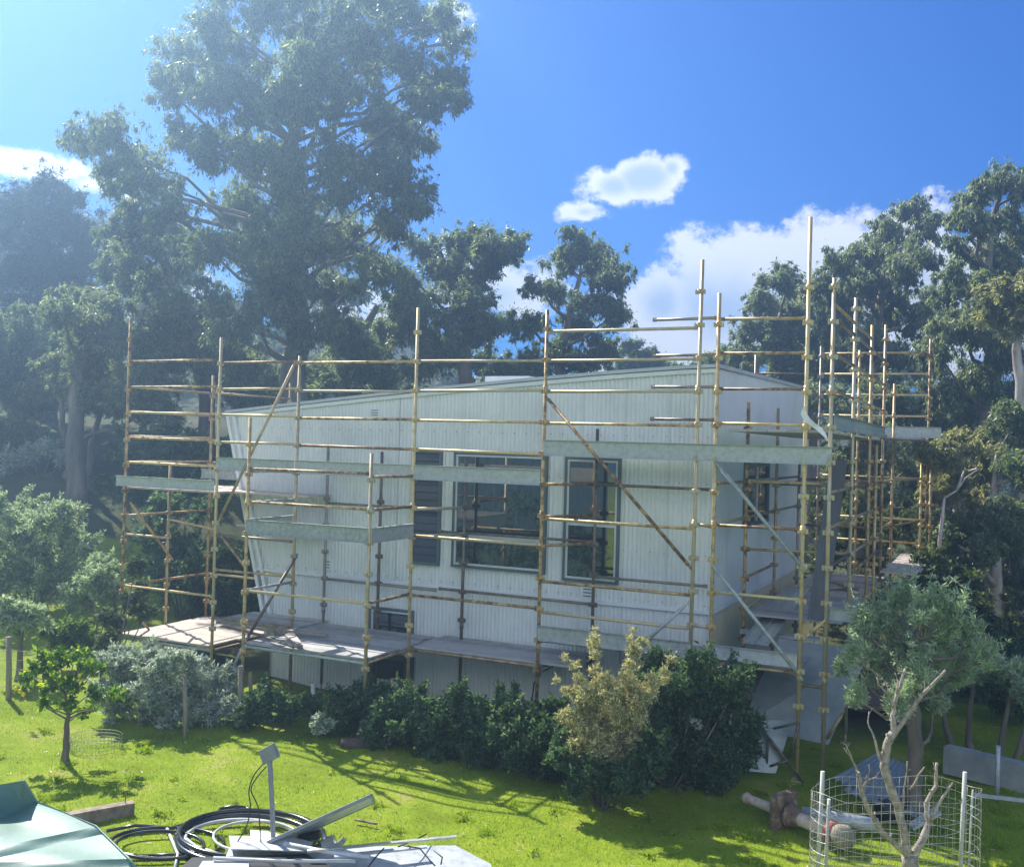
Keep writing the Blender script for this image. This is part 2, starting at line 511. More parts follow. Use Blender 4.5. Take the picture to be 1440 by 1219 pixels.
# T1 giant eucalypt
D1 = 33
b1 = gbase(412, D1)
T1 = [(150, 185, 40), (185, 220, 42), (118, 205, 26), (215, 255, 36), (160, 262, 26), (235, 300, 34),
      (262, 75, 42), (300, 125, 46), (245, 135, 30), (330, 60, 46), (300, 28, 36), (250, 180, 28), (232, 100, 26),
      (372, 15, 42), (430, 55, 46), (480, 15, 44), (540, 12, 44), (598, 30, 40), (560, 80, 42), (420, -30, 50), (500, -40, 50), (340, -20, 40),
      (640, 62, 24), (632, 108, 30), (608, 150, 34), (570, 185, 38), (652, 142, 16), (590, 110, 34), (625, 20, 26),
      (520, 235, 42), (572, 265, 38), (548, 310, 36), (592, 290, 22), (500, 130, 36),
      (440, 150, 36), (385, 215, 38), (335, 205, 44), (290, 215, 36), (470, 215, 36),
      (415, 120, 50, -3), (412, 240, 50, -3), (408, 340, 50, -3), (365, 150, 42, -2), (482, 272, 44, -3), (455, 90, 44, -2), (395, 420, 50, -3), (320, 120, 40), (520, 60, 44, -2), (540, 170, 40),
      (340, 285, 52), (420, 300, 44), (480, 335, 46), (295, 345, 46), (380, 378, 46), (462, 405, 40), (250, 340, 38), (535, 385, 36),
      (240, 425, 42), (345, 450, 42), (430, 470, 34), (300, 420, 34)]
tree('eucalyptus_tree', 'tallest eucalyptus, its open crown rising out of the top of the photo behind the house', 'tree', b1,
     [b1] + px_trunk([(413, 560), (418, 470), (422, 380), (405, 290), (412, 200), (425, 120), (430, 40)], D1), [.5, .42, .36, .32, .26, .2, .14, .09],
     pc(T1, D1, 2.2, 3), 150000, .26, .065, .55, 11, 'euc', 'bark', 20, limb=.10)
# second stem leaning left, third right as separate slender trees
bb = gbase(300, 36)
tree('eucalyptus_tree', 'leaning eucalyptus left of the tallest one, with a bare sloping limb', 'tree', bb,
     [bb] + px_trunk([(290, 560), (262, 440), (215, 330), (190, 260)], 36), [.34, .28, .2, .14, .07],
     pc([(200, 320, 36), (180, 380, 46), (250, 480, 48), (300, 520, 44), (230, 390, 38), (160, 330, 30), (330, 500, 40), (270, 450, 40)], 36, 2, 5), 46000, .26, .065, .5, 12, 'euc_grey', 'bark')
bb = gbase(470, 36)
tree('eucalyptus_tree', 'pale green eucalyptus directly behind the low end of the roof', 'tree', bb,
     [bb] + px_trunk([(480, 560), (500, 480), (530, 430)], 36), [.3, .25, .18, .1],
     pc([(450, 525, 40), (520, 500, 44), (570, 455, 40), (540, 540, 40), (400, 530, 36), (600, 510, 36), (360, 560, 36), (480, 460, 34)], 36, 2, 6), 46000, .25, .065, .5, 13, 'euc_grey', 'bark')
# left pine and hazy trees
bb = gbase(62, 44)
tree('pine_tree', 'dark dense pine with a rounded top at the left edge', 'tree', bb,
     [bb] + px_trunk([(62, 500), (60, 400), (62, 260)], 44), [.45, .4, .3, .1],
     pc([(62, 262, 30), (30, 280, 28), (95, 280, 26), (50, 310, 45), (100, 320, 38), (10, 320, 40), (60, 360, 55), (120, 365, 40), (5, 390, 45), (90, 410, 50), (30, 440, 50)], 44, 1.5, 7), 60000, .26, .06, .1, 14, 'pine', 'bark', 22)
bb = gbase(20, 36)
tree('eucalyptus_tree', 'shaded eucalyptus below the pine at the left edge', 'tree', bb,
     [bb] + px_trunk([(20, 580), (30, 480), (30, 420)], 36), [.36, .3, .2, .1],
     pc([(20, 470, 50), (70, 500, 48), (10, 540, 46), (110, 470, 40), (60, 560, 42), (-20, 500, 50), (15, 610, 36)], 36, 2, 8), 46000, .26, .065, .45, 15, 'euc', 'bark')
bb = gbase(112, 32)
tree('eucalyptus_tree', 'many stemmed eucalyptus with dark forking trunks above the silver bushes', 'tree', bb,
     [bb] + px_trunk([(108, 640), (104, 560), (120, 480), (140, 420)], 32), [.34, .27, .22, .16, .08],
     pc([(140, 440, 40), (180, 470, 44), (130, 510, 42), (200, 530, 40), (90, 440, 34), (220, 570, 30), (165, 560, 26)], 32, 2, 9), 36000, .24, .06, .5, 16, 'euc_grey', 'bark')
for i, (px0, pts_) in enumerate([(124, [(124, 660), (135, 600), (150, 540)]), (96, [(98, 660), (88, 600), (84, 520)]), (205, [(205, 640), (200, 580), (190, 540)])]):
    bb = gbase(px0, 33 + i)
    tree('sapling', ['slender trunked sapling just right of the many stemmed eucalyptus', 'thin sapling just left of the many stemmed eucalyptus', 'sapling standing behind the leftmost scaffold pole'][i], 'tree', bb,
         [bb] + px_trunk(pts_, 33 + i), [.16, .13, .1, .05],
         pc([(pts_[-1][0], pts_[-1][1], 30), (pts_[-1][0] + 16, pts_[-1][1] + 22, 24), (pts_[-1][0] - 18, pts_[-1][1] + 20, 24)], 33 + i, 1, 20 + i), 8000, .22, .06, .5, 30 + i, 'euc_grey', 'bark')
# centre trees
bb = gbase(660, 38)
tree('eucalyptus_tree', 'dense dark eucalyptus behind the middle of the roof', 'tree', bb,
     [bb] + px_trunk([(655, 560), (650, 480), (665, 400)], 38), [.35, .3, .24, .1],
     pc([(660, 338, 32), (695, 350, 32), (632, 380, 32), (600, 352, 26), (722, 352, 22), (655, 430, 38), (596, 425, 36), (690, 455, 36), (560, 385, 26), (622, 488, 38), (660, 395, 32), (675, 510, 34), (730, 340, 14)], 38, 1.8, 10), 62000, .25, .065, .5, 17, 'euc', 'bark')
bb = gbase(800, 37)
tree('eucalyptus_tree', 'rounded eucalyptus with fanning bare limbs left of the big white cloud', 'tree', bb,
     [bb] + px_trunk([(795, 570), (785, 510), (800, 450), (815, 390)], 37), [.32, .27, .2, .15, .07],
     pc([(818, 345, 30), (846, 362, 30), (868, 392, 26), (796, 372, 26), (782, 412, 24), (842, 425, 32), (748, 402, 16), (742, 455, 26), (790, 492, 34), (852, 492, 28), (866, 445, 24), (745, 510, 30), (820, 460, 24), (700, 530, 26)], 37, 1.8, 11), 44000, .24, .06, .55, 18, 'euc', 'bark')
bb = gbase(895, 52)
tree('eucalyptus_tree', 'small far eucalyptus at the foot of the white cloud', 'tree', bb,
     [bb] + px_trunk([(895, 540), (892, 500)], 52), [.25, .2, .1],
     pc([(890, 486, 16), (905, 505, 20), (880, 515, 20), (925, 515, 14)], 52, 1, 12), 12000, .26, .08, .4, 19, 'euc', 'bark')
bb = gbase(985, 50)
tree('low_tree', 'low fresh green tree peeping over the peak of the roof', 'tree', bb,
     [bb] + px_trunk([(985, 560), (985, 520)], 50), [.25, .2, .1],
     pc([(960, 525, 18), (990, 515, 18), (1020, 505, 20), (940, 535, 18), (1045, 520, 22)], 50, 1, 13), 12000, .28, .08, .3, 20, 'bright', 'bark')
# right trees
bb = gbase(1095, 38)
tree('eucalyptus_tree', 'grey green eucalyptus behind the tallest scaffold pole', 'tree', bb,
     [bb] + px_trunk([(1095, 580), (1090, 500), (1098, 440)], 38), [.3, .25, .18, .08],
     pc([(1072, 425, 26), (1058, 462, 24), (1105, 398, 28), (1085, 470, 30), (1118, 440, 30), (1100, 505, 34), (1048, 500, 24), (1130, 480, 28), (1060, 540, 28), (1130, 530, 30)], 38, 1.5, 14), 42000, .24, .06, .5, 21, 'euc_grey', 'bark')
bb = gbase(1215, 34)
tree('eucalyptus_tree', 'eucalyptus with a rounded crest in front of the cloud on the right', 'tree', bb,
     [bb] + px_trunk([(1220, 640), (1222, 540), (1232, 450), (1250, 370), (1268, 320)], 34), [.34, .3, .22, .17, .12, .06],
     pc([(1272, 298, 24), (1230, 480, 34), (1290, 440, 30), (1240, 400, 32), (1250, 328, 28), (1298, 325, 26), (1222, 362, 32), (1182, 372, 26), (1268, 372, 34), (1150, 400, 24), (1300, 362, 20), (1200, 425, 34), (1252, 440, 30), (1168, 460, 30), (1220, 400, 30), (1180, 510, 30), (1260, 500, 26)], 34, 1.8, 15), 60000, .23, .058, .6, 22, 'euc_grey', 'bark')
bb = gbase(1145, 41)
tree('eucalyptus_tree', 'pale eucalyptus filling the gap left of the crested one on the right', 'tree', bb,
     [bb] + px_trunk([(1145, 580), (1150, 500), (1148, 440)], 41), [.3, .25, .18, .08],
     pc([(1145, 430, 34), (1120, 470, 34), (1170, 440, 30), (1190, 480, 34), (1150, 510, 36), (1100, 450, 30), (1220, 530, 36), (1260, 560, 34), (1290, 520, 30), (1310, 560, 30), (1070, 500, 30), (1200, 400, 26), (1320, 470, 28), (1310, 420, 24)], 41, 1.8, 65), 46000, .23, .058, .6, 28, 'euc_grey', 'bark')
bb = gbase(1385, 29)
tree('eucalyptus_tree', 'big eucalyptus reaching highest at the right edge', 'tree', bb,
     [bb] + px_trunk([(1385, 700), (1392, 580), (1395, 480), (1385, 400), (1395, 320), (1410, 260)], 29), [.36, .32, .26, .2, .15, .1, .06],
     pc([(1412, 250, 26), (1372, 276, 26), (1440, 262, 34), (1350, 304, 20), (1420, 300, 26), (1345, 345, 20), (1440, 335, 34), (1332, 415, 24), (1372, 398, 26), (1350, 462, 34), (1420, 500, 46), (1370, 530, 40), (1440, 560, 44), (1400, 450, 34), (1460, 420, 40), (1318, 500, 26), (1330, 550, 30), (1345, 588, 34), (1315, 600, 26), (1385, 590, 34), (1400, 350, 30), (1425, 380, 30), (1380, 320, 24), (1340, 380, 22), (1380, 440, 34)], 29, 1.8, 16), 80000, .22, .055, .6, 23, 'euc_grey', 'bark')
bb = gbase(1436, 25)
tree('golden_eucalyptus', 'sunlit golden leaved eucalyptus at the right edge', 'tree', bb,
     [bb] + px_trunk([(1440, 700), (1436, 560), (1430, 470), (1425, 430)], 25), [.2, .17, .13, .1, .05],
     pc([(1405, 420, 26), (1432, 412, 26), (1395, 445, 20), (1440, 450, 28), (1460, 430, 26)], 25, 1, 17), 22000, .2, .05, .5, 24, 'euc_gold', 'palebark')
bb = gbase(1348, 25)
tree('grey_eucalyptus', 'creamy topped young eucalyptus right of the scaffolding with a bare white limb', 'tree', bb,
     [bb] + px_trunk([(1350, 760), (1345, 700), (1352, 640)], 25), [.2, .16, .12, .06],
     pc([(1345, 625, 26), (1375, 622, 24), (1320, 640, 24), (1398, 640, 20), (1330, 680, 30), (1365, 670, 28), (1385, 705, 24)], 25, 1.2, 18), 30000, .17, .045, .55, 25, 'euc_gold', 'palebark')
bb = gbase(1240, 31)
tree('wattle_tree', 'bushy tree filling the view behind the right hand scaffolding', 'tree', bb,
     [bb] + px_trunk([(1240, 720), (1235, 640), (1240, 580)], 31), [.26, .22, .17, .08],
     pc([(1240, 560, 34), (1200, 590, 32), (1280, 590, 34), (1230, 640, 40), (1180, 650, 32), (1275, 660, 36), (1210, 710, 40), (1260, 725, 40), (1290, 620, 26), (1160, 560, 28), (1300, 700, 34)], 31, 1.5, 19), 52000, .2, .055, .5, 26, 'euc_grey', 'bark')
bb = gbase(1420, 23.5)
tree('eucalyptus_tree', 'leafy eucalyptus with a pale flaking trunk low at the right edge', 'tree', bb,
     [bb] + px_trunk([(1398, 790), (1393, 720), (1400, 650)], 23.5), [.2, .13, .1, .05],
     pc([(1425, 600, 34), (1440, 660, 36), (1410, 720, 30), (1440, 740, 36), (1425, 790, 34), (1390, 770, 26), (1360, 740, 30), (1330, 760, 26), (1445, 830, 36), (1400, 840, 34), (1350, 800, 28)], 23.5, 1.3, 20), 50000, .16, .045, .5, 27, 'euc', 'palebark')

# mass of far trees
rng = random.Random(5)
cl = []
for i in range(60):
    x = -62 + i * 2.1 + rng.uniform(-1, 1); y = rng.uniform(58, 74)
    z = gzf(x, y); h = (12 if x < -4 else 5.6) + rng.uniform(-1.5, 1.5)
    for k in range(6):
        cl.append((x + rng.uniform(-1.5, 1.5), y + rng.uniform(-1, 1), z + .8 + h * k / 6, rng.uniform(1.5, 2.4)))
P, a_, b_, tint, *_r = foliage_arrays(cl, 260000, .34, .12, .3, 40, 12)
me = quads_mesh('distant_woodland', P, a_, b_, tint)
tag(link_mesh('distant_woodland', me, M['scrub'], None, (0, 0, 0)), 'far wood behind the property reading as one dark mass', 'woodland', kind='stuff')

# ------------------------------------------------------------------ bushes
def shoots(clumps, seed, per=3, ln=(.9, 1.7), up=.8):
    rng = random.Random(seed)
    o = list(clumps)
    for k in clumps:
        if len(k) > 4: continue
        for q in range(per):
            a_ = rng.uniform(0, 6.283); v = Vector((math.cos(a_), math.sin(a_), up * rng.uniform(.3, 2.2))).normalized()
            l_ = k[3] * rng.uniform(*ln)
            for j in range(4):
                p = Vector(k[:3]) + v * (k[3] * .6 + (l_ - k[3] * .6) * (j + 1) / 4) + Vector((0, 0, .04 * j * k[3]))
                o.append((p.x, p.y, p.z, k[3] * (.26 - .05 * j), 1))
    return o


def bush(name, label, base, clumps, n, L, W, leaf, seed, droop=.1, cat='bush', group=None, sub=15, stems=5, shell=.45, subr=.38, bark='bark', stem=.02):
    base = Vector(base)
    t = thing(name, base, label, cat, group)
    clumps = shoots(clumps, seed)
    P, a_, b_, tint, subs, c, r = foliage_arrays(clumps, n, L, W, droop, seed, sub, shell=shell, subr=subr)
    keep = P[:, 2] > gz(P[:, 0], P[:, 1]) + .01
    me = quads_mesh('foliage', P[keep] - np.array(base), a_[keep], b_[keep], tint[keep])
    link_mesh('foliage', me, M[leaf], t, None)
    mb = MB()
    for i in range(len(c)):
        if len(clumps[i]) > 4: continue
        cc = Vector(c[i]); mid = base.lerp(cc, .5) + Vector((0, 0, -.1))
        mb.path([base + Vector((random.uniform(-.08, .08), random.uniform(-.08, .08), -.02)), mid, cc], [stem, stem * .7, stem * .3], 6)
    mb.build('stem', M[bark], t)
    return t


def gb(px, py):
    p = atZ(px, py, 0); return Vector((p.x, p.y, gzf(p.x, p.y)))


def pb(px, D): return gbase(px, D)


bush('silver_bush', 'big sunlit silver green bush at the left edge', pb(55, 24.5),
     pc([(20, 730, 36), (60, 735, 34), (95, 750, 30), (30, 780, 44), (85, 790, 42), (120, 775, 24), (10, 820, 36), (60, 830, 38), (105, 815, 28), (-15, 760, 36)], 24.5, .8, 30), 60000, .11, .035, 'silver', 50, -.35, sub=24, shell=.55)
bush('silver_bush', 'smaller silver bush beside the leftmost scaffold pole', pb(140, 22.5),
     pc([(135, 820, 28), (160, 845, 24), (112, 845, 22), (150, 800, 18)], 22.5, .5, 31), 16000, .1, .03, 'silver', 51, -.2, sub=18)
bb = pb(38, 19.5)
tree('small_tree', 'small silvery tree in front of the big silver bush', 'tree', bb, [bb, bb + Vector((0, 0, .6)), bb + Vector((.05, 0, 1.0))], [.07, .05, .03],
     pc([(25, 862, 20), (48, 868, 20), (8, 872, 18), (38, 882, 18)], 19.5, .3, 32), 9000, .09, .03, -.1, 52, 'silver', 'bark', limb=.03)
bush('wattle_bush', 'yellow green bush behind the citrus tree', pb(92, 20.5),
     pc([(75, 890, 14), (105, 885, 16), (125, 900, 14), (90, 905, 18)], 20.5, .4, 33), 7000, .1, .03, 'bright', 53, -.2)
bush('leafy_bush', 'leggy green bush around the foot of the leftmost scaffold pole', pb(168, 19.6),
     pc([(160, 875, 16), (185, 850, 16), (205, 862, 14), (150, 905, 14), (190, 800, 14), (200, 830, 12)], 20.0, .5, 34), 7000, .09, .035, 'scrub', 54, -.1)
bush('scrub_bush', 'shadowy scrub seen under the left scaffold bay', pb(260, 25),
     pc([(215, 760, 34), (255, 780, 36), (290, 800, 34), (235, 820, 36), (280, 840, 34), (330, 790, 34), (320, 840, 30), (300, 720, 28), (230, 715, 24), (350, 850, 28)], 25, 1, 35), 36000, .13, .045, 'shrub', 55, 0)
bush('scrub_bush', 'dark scrub on the bank under the leaning eucalyptus', pb(230, 30),
     pc([(190, 640, 30), (230, 660, 30), (270, 650, 34), (300, 680, 30), (250, 620, 28), (180, 690, 22), (320, 640, 26), (150, 680, 14)], 30, 1, 36), 26000, .16, .05, 'shrub', 56, 0)
bush('fallen_brush', 'pale fallen brush lying on the bank beneath the trees at left', pb(60, 34),
     pc([(45, 640, 14), (75, 632, 12), (20, 650, 16), (95, 645, 12)], 34, .6, 37), 6000, .2, .03, 'flower', 57, 0)
bush('flowering_bush', 'silvery flowering shrub with sunlit tips below the left platform', gb(235, 1005),
     pc([(165, 935, 24), (200, 925, 26), (240, 935, 26), (275, 945, 24), (180, 965, 30), (225, 970, 34), (270, 978, 28), (310, 955, 20), (320, 985, 24), (150, 975, 20), (170, 995, 22), (215, 1000, 24), (260, 1005, 24), (300, 1005, 22), (335, 1000, 16)], 16.8, .35, 38), 60000, .065, .022, 'flower', 58, -.3, sub=26, shell=.6)
bush('leafy_shrub', 'dark leafy shrub under the lower deck near the pale post', gb(395, 1010),
     pc([(365, 985, 22), (400, 1000, 22), (430, 995, 20), (350, 1005, 18)], 16.6, .25, 39), 9000, .07, .03, 'shrub', 59, -.1)
bush('leafy_shrub', 'small sunlit sprig of shrub left of the dark logs', gb(452, 1030),
     pc([(450, 1012, 9), (462, 1020, 9), (445, 1025, 8)], 15.6, .1, 40), 1800, .05, .025, 'flower', 60, -.2)
k = 0
for (px_, py_, rr_, lab) in [(505, 985, 34, 'dark shrub behind the pile of logs'), (565, 990, 36, 'dark shrub around the short timber stump post'),
                             (632, 995, 36, 'dark shrub in front of the second short post'), (700, 1000, 38, 'dark shrub below the middle deck bay'),
                             (765, 1010, 38, 'dark shrub at the foot of the middle scaffold pole')]:
    Dk = 16.3 - (px_ - 505) * .0065
    bush('dark_shrub', lab, Vector((atY(px_, py_, Dk).x, Dk, 0)),
         pc([(px_ - 20, py_ + 8, rr_ * .7), (px_ + 16, py_, rr_ * .75), (px_, py_ + 28, rr_ * .9), (px_ + 26, py_ + 34, rr_ * .7), (px_ - 28, py_ + 34, rr_ * .7), (px_ + 4, py_ - 14, rr_ * .45), (px_ - 34, py_ + 60, rr_ * .6), (px_, py_ + 62, rr_ * .7), (px_ + 32, py_ + 62, rr_ * .6), (px_ + 40, py_ + 10, rr_ * .5)], Dk, .3, 41 + k),
         22000, .065, .03, 'shrub', 61 + k, -.15, group='dark shrubs along the front of the house')
    k += 1
# cypress-like shrub with creamy sunlit sprays
bush('dark_shrub', 'widest dark shrub behind the creamy tipped conifer', Vector((2.35, 14.3, 0)),
     pc([(900, 985, 46), (960, 975, 46), (1010, 985, 44), (1045, 1020, 32), (880, 1050, 44), (940, 1050, 50), (1000, 1055, 44), (860, 1010, 40), (1040, 960, 24), (930, 940, 30), (985, 935, 24), (850, 1080, 34), (900, 1095, 34), (960, 1095, 36), (1015, 1085, 30), (1050, 1060, 24)], 14.3, .35, 50), 60000, .06, .03, 'shrub', 70, -.1, sub=26, group='dark shrubs along the front of the house')
sp = []
rng = random.Random(9)
for (x0, y0, x1, y1, r_) in [(850, 1010, 832, 905, 12), (860, 1000, 905, 900, 14), (870, 1000, 945, 930, 11), (850, 1000, 795, 925, 11), (840, 1010, 785, 960, 10), (850, 1040, 788, 1010, 14), (870, 1020, 918, 975, 13), (880, 1000, 935, 955, 11), (860, 1050, 800, 1060, 12),
                             (850, 1020, 800, 1000, 14), (860, 1010, 850, 950, 17), (870, 1010, 890, 955, 15), (850, 1040, 800, 1050, 12), (870, 1030, 905, 1010, 14),
                             (830, 1000, 815, 975, 16), (850, 1060, 835, 1075, 11), (890, 930, 888, 888, 7), (835, 920, 836, 888, 7), (870, 1050, 815, 1020, 14), (880, 1060, 845, 1040, 15), (880, 1070, 860, 1080, 14), (860, 1040, 870, 990, 15), (900, 1040, 890, 1060, 12), (880, 985, 925, 965, 10)]:
    for q in range(5):
        f = .25 + .75 * q / 4
        sp.append((x0 + (x1 - x0) * f + rng.uniform(-3, 3), y0 + (y1 - y0) * f + rng.uniform(-3, 3), r_ * (1.15 - .6 * f)))
bush('creamy_conifer', 'creamy yellow tipped conifer shrub catching the sun in front of the house', Vector((1.3, 13.5, 0)),
     [k_ for k_ in pc(sp, 13.25, .25, 51)], 52000, .045, .015, 'conifer', 71, -.5, sub=9, shell=.2, subr=.6, stem=.006)
bush('dark_shrub', 'low dark shrub around the foot of the creamy tipped conifer', Vector((1.3, 13.3, 0)),
     pc([(815, 1098, 20), (860, 1105, 22), (900, 1100, 22), (795, 1070, 20), (835, 1085, 22), (880, 1090, 24), (915, 1075, 24), (850, 1100, 20), (925, 1050, 22, .5), (800, 1040, 22, .7), (880, 1050, 26, .7), (840, 1060, 24, .6), (910, 1020, 24, .8), (870, 1010, 22, .9)], 13.0, .1, 57), 40000, .055, .026, 'shrub', 77, -.2, stem=.005, group='dark shrubs along the front of the house')
# right side undergrowth
bush('undergrowth', 'tangled olive brown undergrowth below the right end of the scaffolding', pb(1330, 22),
     pc([(1310, 800, 26), (1340, 830, 30), (1370, 860, 30), (1300, 840, 26), (1400, 890, 30), (1330, 880, 28), (1430, 900, 28)], 21, 1, 52), 26000, .1, .035, 'scrub', 72, .2)
bush('leafy_shrub', 'dark green shrub below the right edge of the frame, behind the low wall', pb(1420, 19),
     pc([(1390, 940, 28), (1430, 930, 32), (1410, 975, 28), (1440, 980, 30), (1370, 970, 22), (1350, 940, 24)], 18.3, .5, 53), 22000, .085, .03, 'shrub', 73, .1)
bush('undergrowth', 'pale green undergrowth behind the boards of the right hand deck', pb(1235, 28),
     pc([(1170, 700, 26), (1210, 740, 30), (1250, 745, 30), (1290, 735, 28), (1180, 765, 26), (1230, 785, 28), (1280, 780, 30), (1160, 740, 22), (1320, 790, 26), (1150, 800, 24), (1190, 830, 26), (1230, 840, 26), (1170, 870, 24), (1210, 880, 24), (1140, 850, 20)], 26, 1, 58), 36000, .11, .035, 'scrub', 78, .1)
# right olive
bo = atZ(1288, 1085, 0)
bb = Vector((bo.x, bo.y, 0))
Do = 13.3
bb = Vector((atY(1288, 1100, Do).x, Do, 0))
tree('olive_tree', 'silvery olive tree with a thick trunk behind the wire cage', 'tree', bb,
     [bb, atY(1285, 1020, Do), atY(1282, 960, Do), atY(1290, 900, Do)], [.11, .09, .07, .04],
     shoots(pc([(1270, 850, 17), (1245, 875, 22), (1300, 865, 22), (1210, 885, 16), (1225, 915, 20), (1340, 885, 20), (1270, 910, 26), (1320, 925, 22), (1372, 905, 16), (1198, 930, 14), (1240, 955, 20), (1290, 960, 22), (1350, 950, 20), (1184, 945, 10), (1205, 985, 14), (1385, 930, 14), (1320, 990, 16), (1262, 1000, 16)], Do, .6, 54), 5, 11, (1.3, 3.6), 2.0),
     56000, .066, .0125, -.75, 74, 'olive', 'bark', 20, limb=.03)
for i, (px0, D_, pts_) in enumerate([(1345, 16.0, [(1335, 1040), (1325, 1000), (1330, 960)]), (1362, 16.4, [(1362, 1040), (1365, 990), (1370, 950)]),
                                     (1398, 15.8, [(1405, 1070), (1412, 1020), (1425, 960)]), (1415, 15.4, [(1425, 1080), (1440, 1030), (1455, 990)])]):
    p0 = atY(px0, 1115, D_); bb = Vector((p0.x, D_, 0))
    tree('olive_sapling', ['nearest thin dark trunk right of the olive, leaning left', 'upright thin dark trunk right of the olive', 'thin dark trunk leaning right in front of the low grey wall', 'rightmost thin dark trunk, leaning out of the frame'][i], 'tree', bb,
         [bb] + px_trunk(pts_, D_), [.07, .05, .04, .025],
         pc([(pts_[-1][0], pts_[-1][1] - 5, 22), (pts_[-1][0] + 20, pts_[-1][1] - 18, 20), (pts_[-1][0] - 14, pts_[-1][1] - 22, 20)], D_, .3, 60 + i), 7000, .075, .022, -.2, 80 + i, 'olive', 'bark', limb=.03)

# citrus tree
bc = gb(92, 1073)
Dc = bc.y
tc = tree('citrus_tree', 'young citrus tree with yellowing leaves and lemons on the lawn', 'tree', bc,
     [bc, atY(93, 1030, Dc), atY(96, 1005, Dc), atY(92, 975, Dc)], [.055, .04, .03, .02],
     pc([(55, 935, 14), (62, 918, 10), (85, 925, 14), (110, 920, 12), (120, 935, 12), (40, 950, 10), (30, 970, 9), (75, 960, 14), (105, 962, 14), (135, 975, 12), (160, 975, 12), (172, 972, 6), (90, 990, 12), (120, 998, 12), (60, 985, 9), (140, 940, 8)], Dc, .25, 55),
     3000, .075, .038, .15, 75, 'citrus', 'bark', 7, limb=.014, twigs=4)
for (px_, py_) in [(28, 972), (22, 968), (58, 937), (33, 976), (104, 955), (112, 950)]:
    pp = atY(px_, py_, Dc - .1)
    mb = MB(); mb.path([pp + Vector((0, 0, -.035)), pp + Vector((0, 0, -.02)), pp, pp + Vector((0, 0, .02)), pp + Vector((0, 0, .035))], [.006, .026, .032, .026, .006], 8)
    mb.build('lemon', M['lemon'], tc)

# grass blades
rng = np.random.default_rng(3)
n = 330000
gx = rng.uniform(-9.5, 10.5, n); gy = rng.uniform(10.2, 20, n)
keep = (np.abs(gx) < gy * .56 + .6)
# density falls with distance, keep near ones
keep &= rng.random(n) < np.clip(1.25 - (gy - 10) * .075, .25, 1)
fld = .5 + .5 * np.sin(gx * 1.7 + 1.3 * np.sin(gy * 1.1)) * np.sin(gy * 2.1 + 1.1 * np.sin(gx * .8))
keep &= rng.random(n) < .45 + .55 * fld
# house footprint
ss_ = (gx - P0.x) * U.x + (gy - P0.y) * U.y; oo_ = (gx - P0.x) * N.x + (gy - P0.y) * N.y
keep &= ~((oo_ < .6) & (ss_ > -9.2) & (ss_ < 3))
gx, gy = gx[keep], gy[keep]; n = len(gx)
P = np.stack([gx, gy, gz(gx, gy) - .004], 1)
cl_ = np.sin(gx * 3.1 + np.sin(gy * 2.3) * 1.7) * np.cos(gy * 2.7 + gx) * .5 + .5
h = (.018 + .04 * rng.random(n) ** 1.5) * (.6 + .8 * cl_)
a_ = rng.normal(0, .5, (n, 3)); a_[:, 2] = 1; a_ /= np.linalg.norm(a_, axis=1)[:, None]; a_ *= h[:, None]
b_ = unit(rng, n); b_[:, 2] = 0; b_ *= .0042
dry = np.clip(np.sin(gx * .9 + 2 + np.sin(gy * 1.3)) * np.cos(gy * 1.15 - gx * .4) * 1.6 - .75, 0, 1)
tint = np.clip(.28 * cl_ + .62 * rng.random(n) ** 1.1 + .45 * dry * rng.random(n), 0, 1)
me = quads_mesh('lawn_grass', P, a_, b_, tint, .3)
tag(link_mesh('lawn_grass', me, M['grass'], None, (0, 0, 0)), 'bright yellow green lawn grass in front of the house', 'grass', kind='stuff')
# weeds on the lawn: tufts
cl = []
rr2 = random.Random(4)
for i in range(140):
    x = rr2.uniform(-8, 8); y = rr2.uniform(11, 16.5)
    if abs(x) > y * .5: continue
    cl.append((x, y, gzf(x, y) + .02, rr2.uniform(.05, .13)))
P, a_, b_, tint, *_r = foliage_arrays(cl, 15000, .045, .014, -.4, 41, 6)
P[:, 2] = np.maximum(P[:, 2] * .5, gz(P[:, 0], P[:, 1]))
me = quads_mesh('lawn_weeds', P, a_, b_, tint)
tag(link_mesh('lawn_weeds', me, M['grass'], None, (0, 0, 0)), 'tufts of weeds scattered through the lawn', 'weeds', kind='stuff')

rng = np.random.default_rng(8)
n = 2600
lx = rng.uniform(-8, 9, n); ly = rng.uniform(10.4, 18, n)
P = np.stack([lx, ly, gz(lx, ly) + .012 + .02 * rng.random(n)], 1)
a_ = rng.normal(0, 1, (n, 3)); a_[:, 2] *= .25; a_ /= np.linalg.norm(a_, axis=1)[:, None]
b_ = np.cross(a_, np.array([0, 0, 1.0]) + .4 * rng.normal(size=(n, 3))); b_ /= np.linalg.norm(b_, axis=1)[:, None]
me = quads_mesh('leaf_litter', P, a_ * (.03 + .06 * rng.random((n, 1))), b_ * .007, rng.random(n))
M['litter'] = leafmat('dry_leaf', [(.1, (.10, .07, .04)), (.5, (.26, .19, .11)), (1, (.45, .38, .26))], .2)
tag(link_mesh('leaf_litter', me, M['litter'], None, (0, 0, 0)), 'dry brown leaves scattered over the lawn', 'leaf litter', kind='stuff')

# ------------------------------------------------------------------ the house
WO = -1.2                       # wall plane offset behind the scaffold's outer line
SR = -.03                       # right corner s
SL = -9.96                      # left top corner s
house = thing('house', F(-5, -5, -EYE), 'pale corrugated metal clad house under construction wrapped in scaffolding', 'house')
GZ = -EYE - .1


def roofz(s):                   # front wall top, relative to the eye
    f = (s - SL) / (SR - SL)
    return .46 + .85 * (1 - (1 - f) ** 1.25)


def sl_left(z):                 # raked left edge
    return SL + max(0, (.46 - z)) * .27 if z > -4 else SL + 4.46 * .27


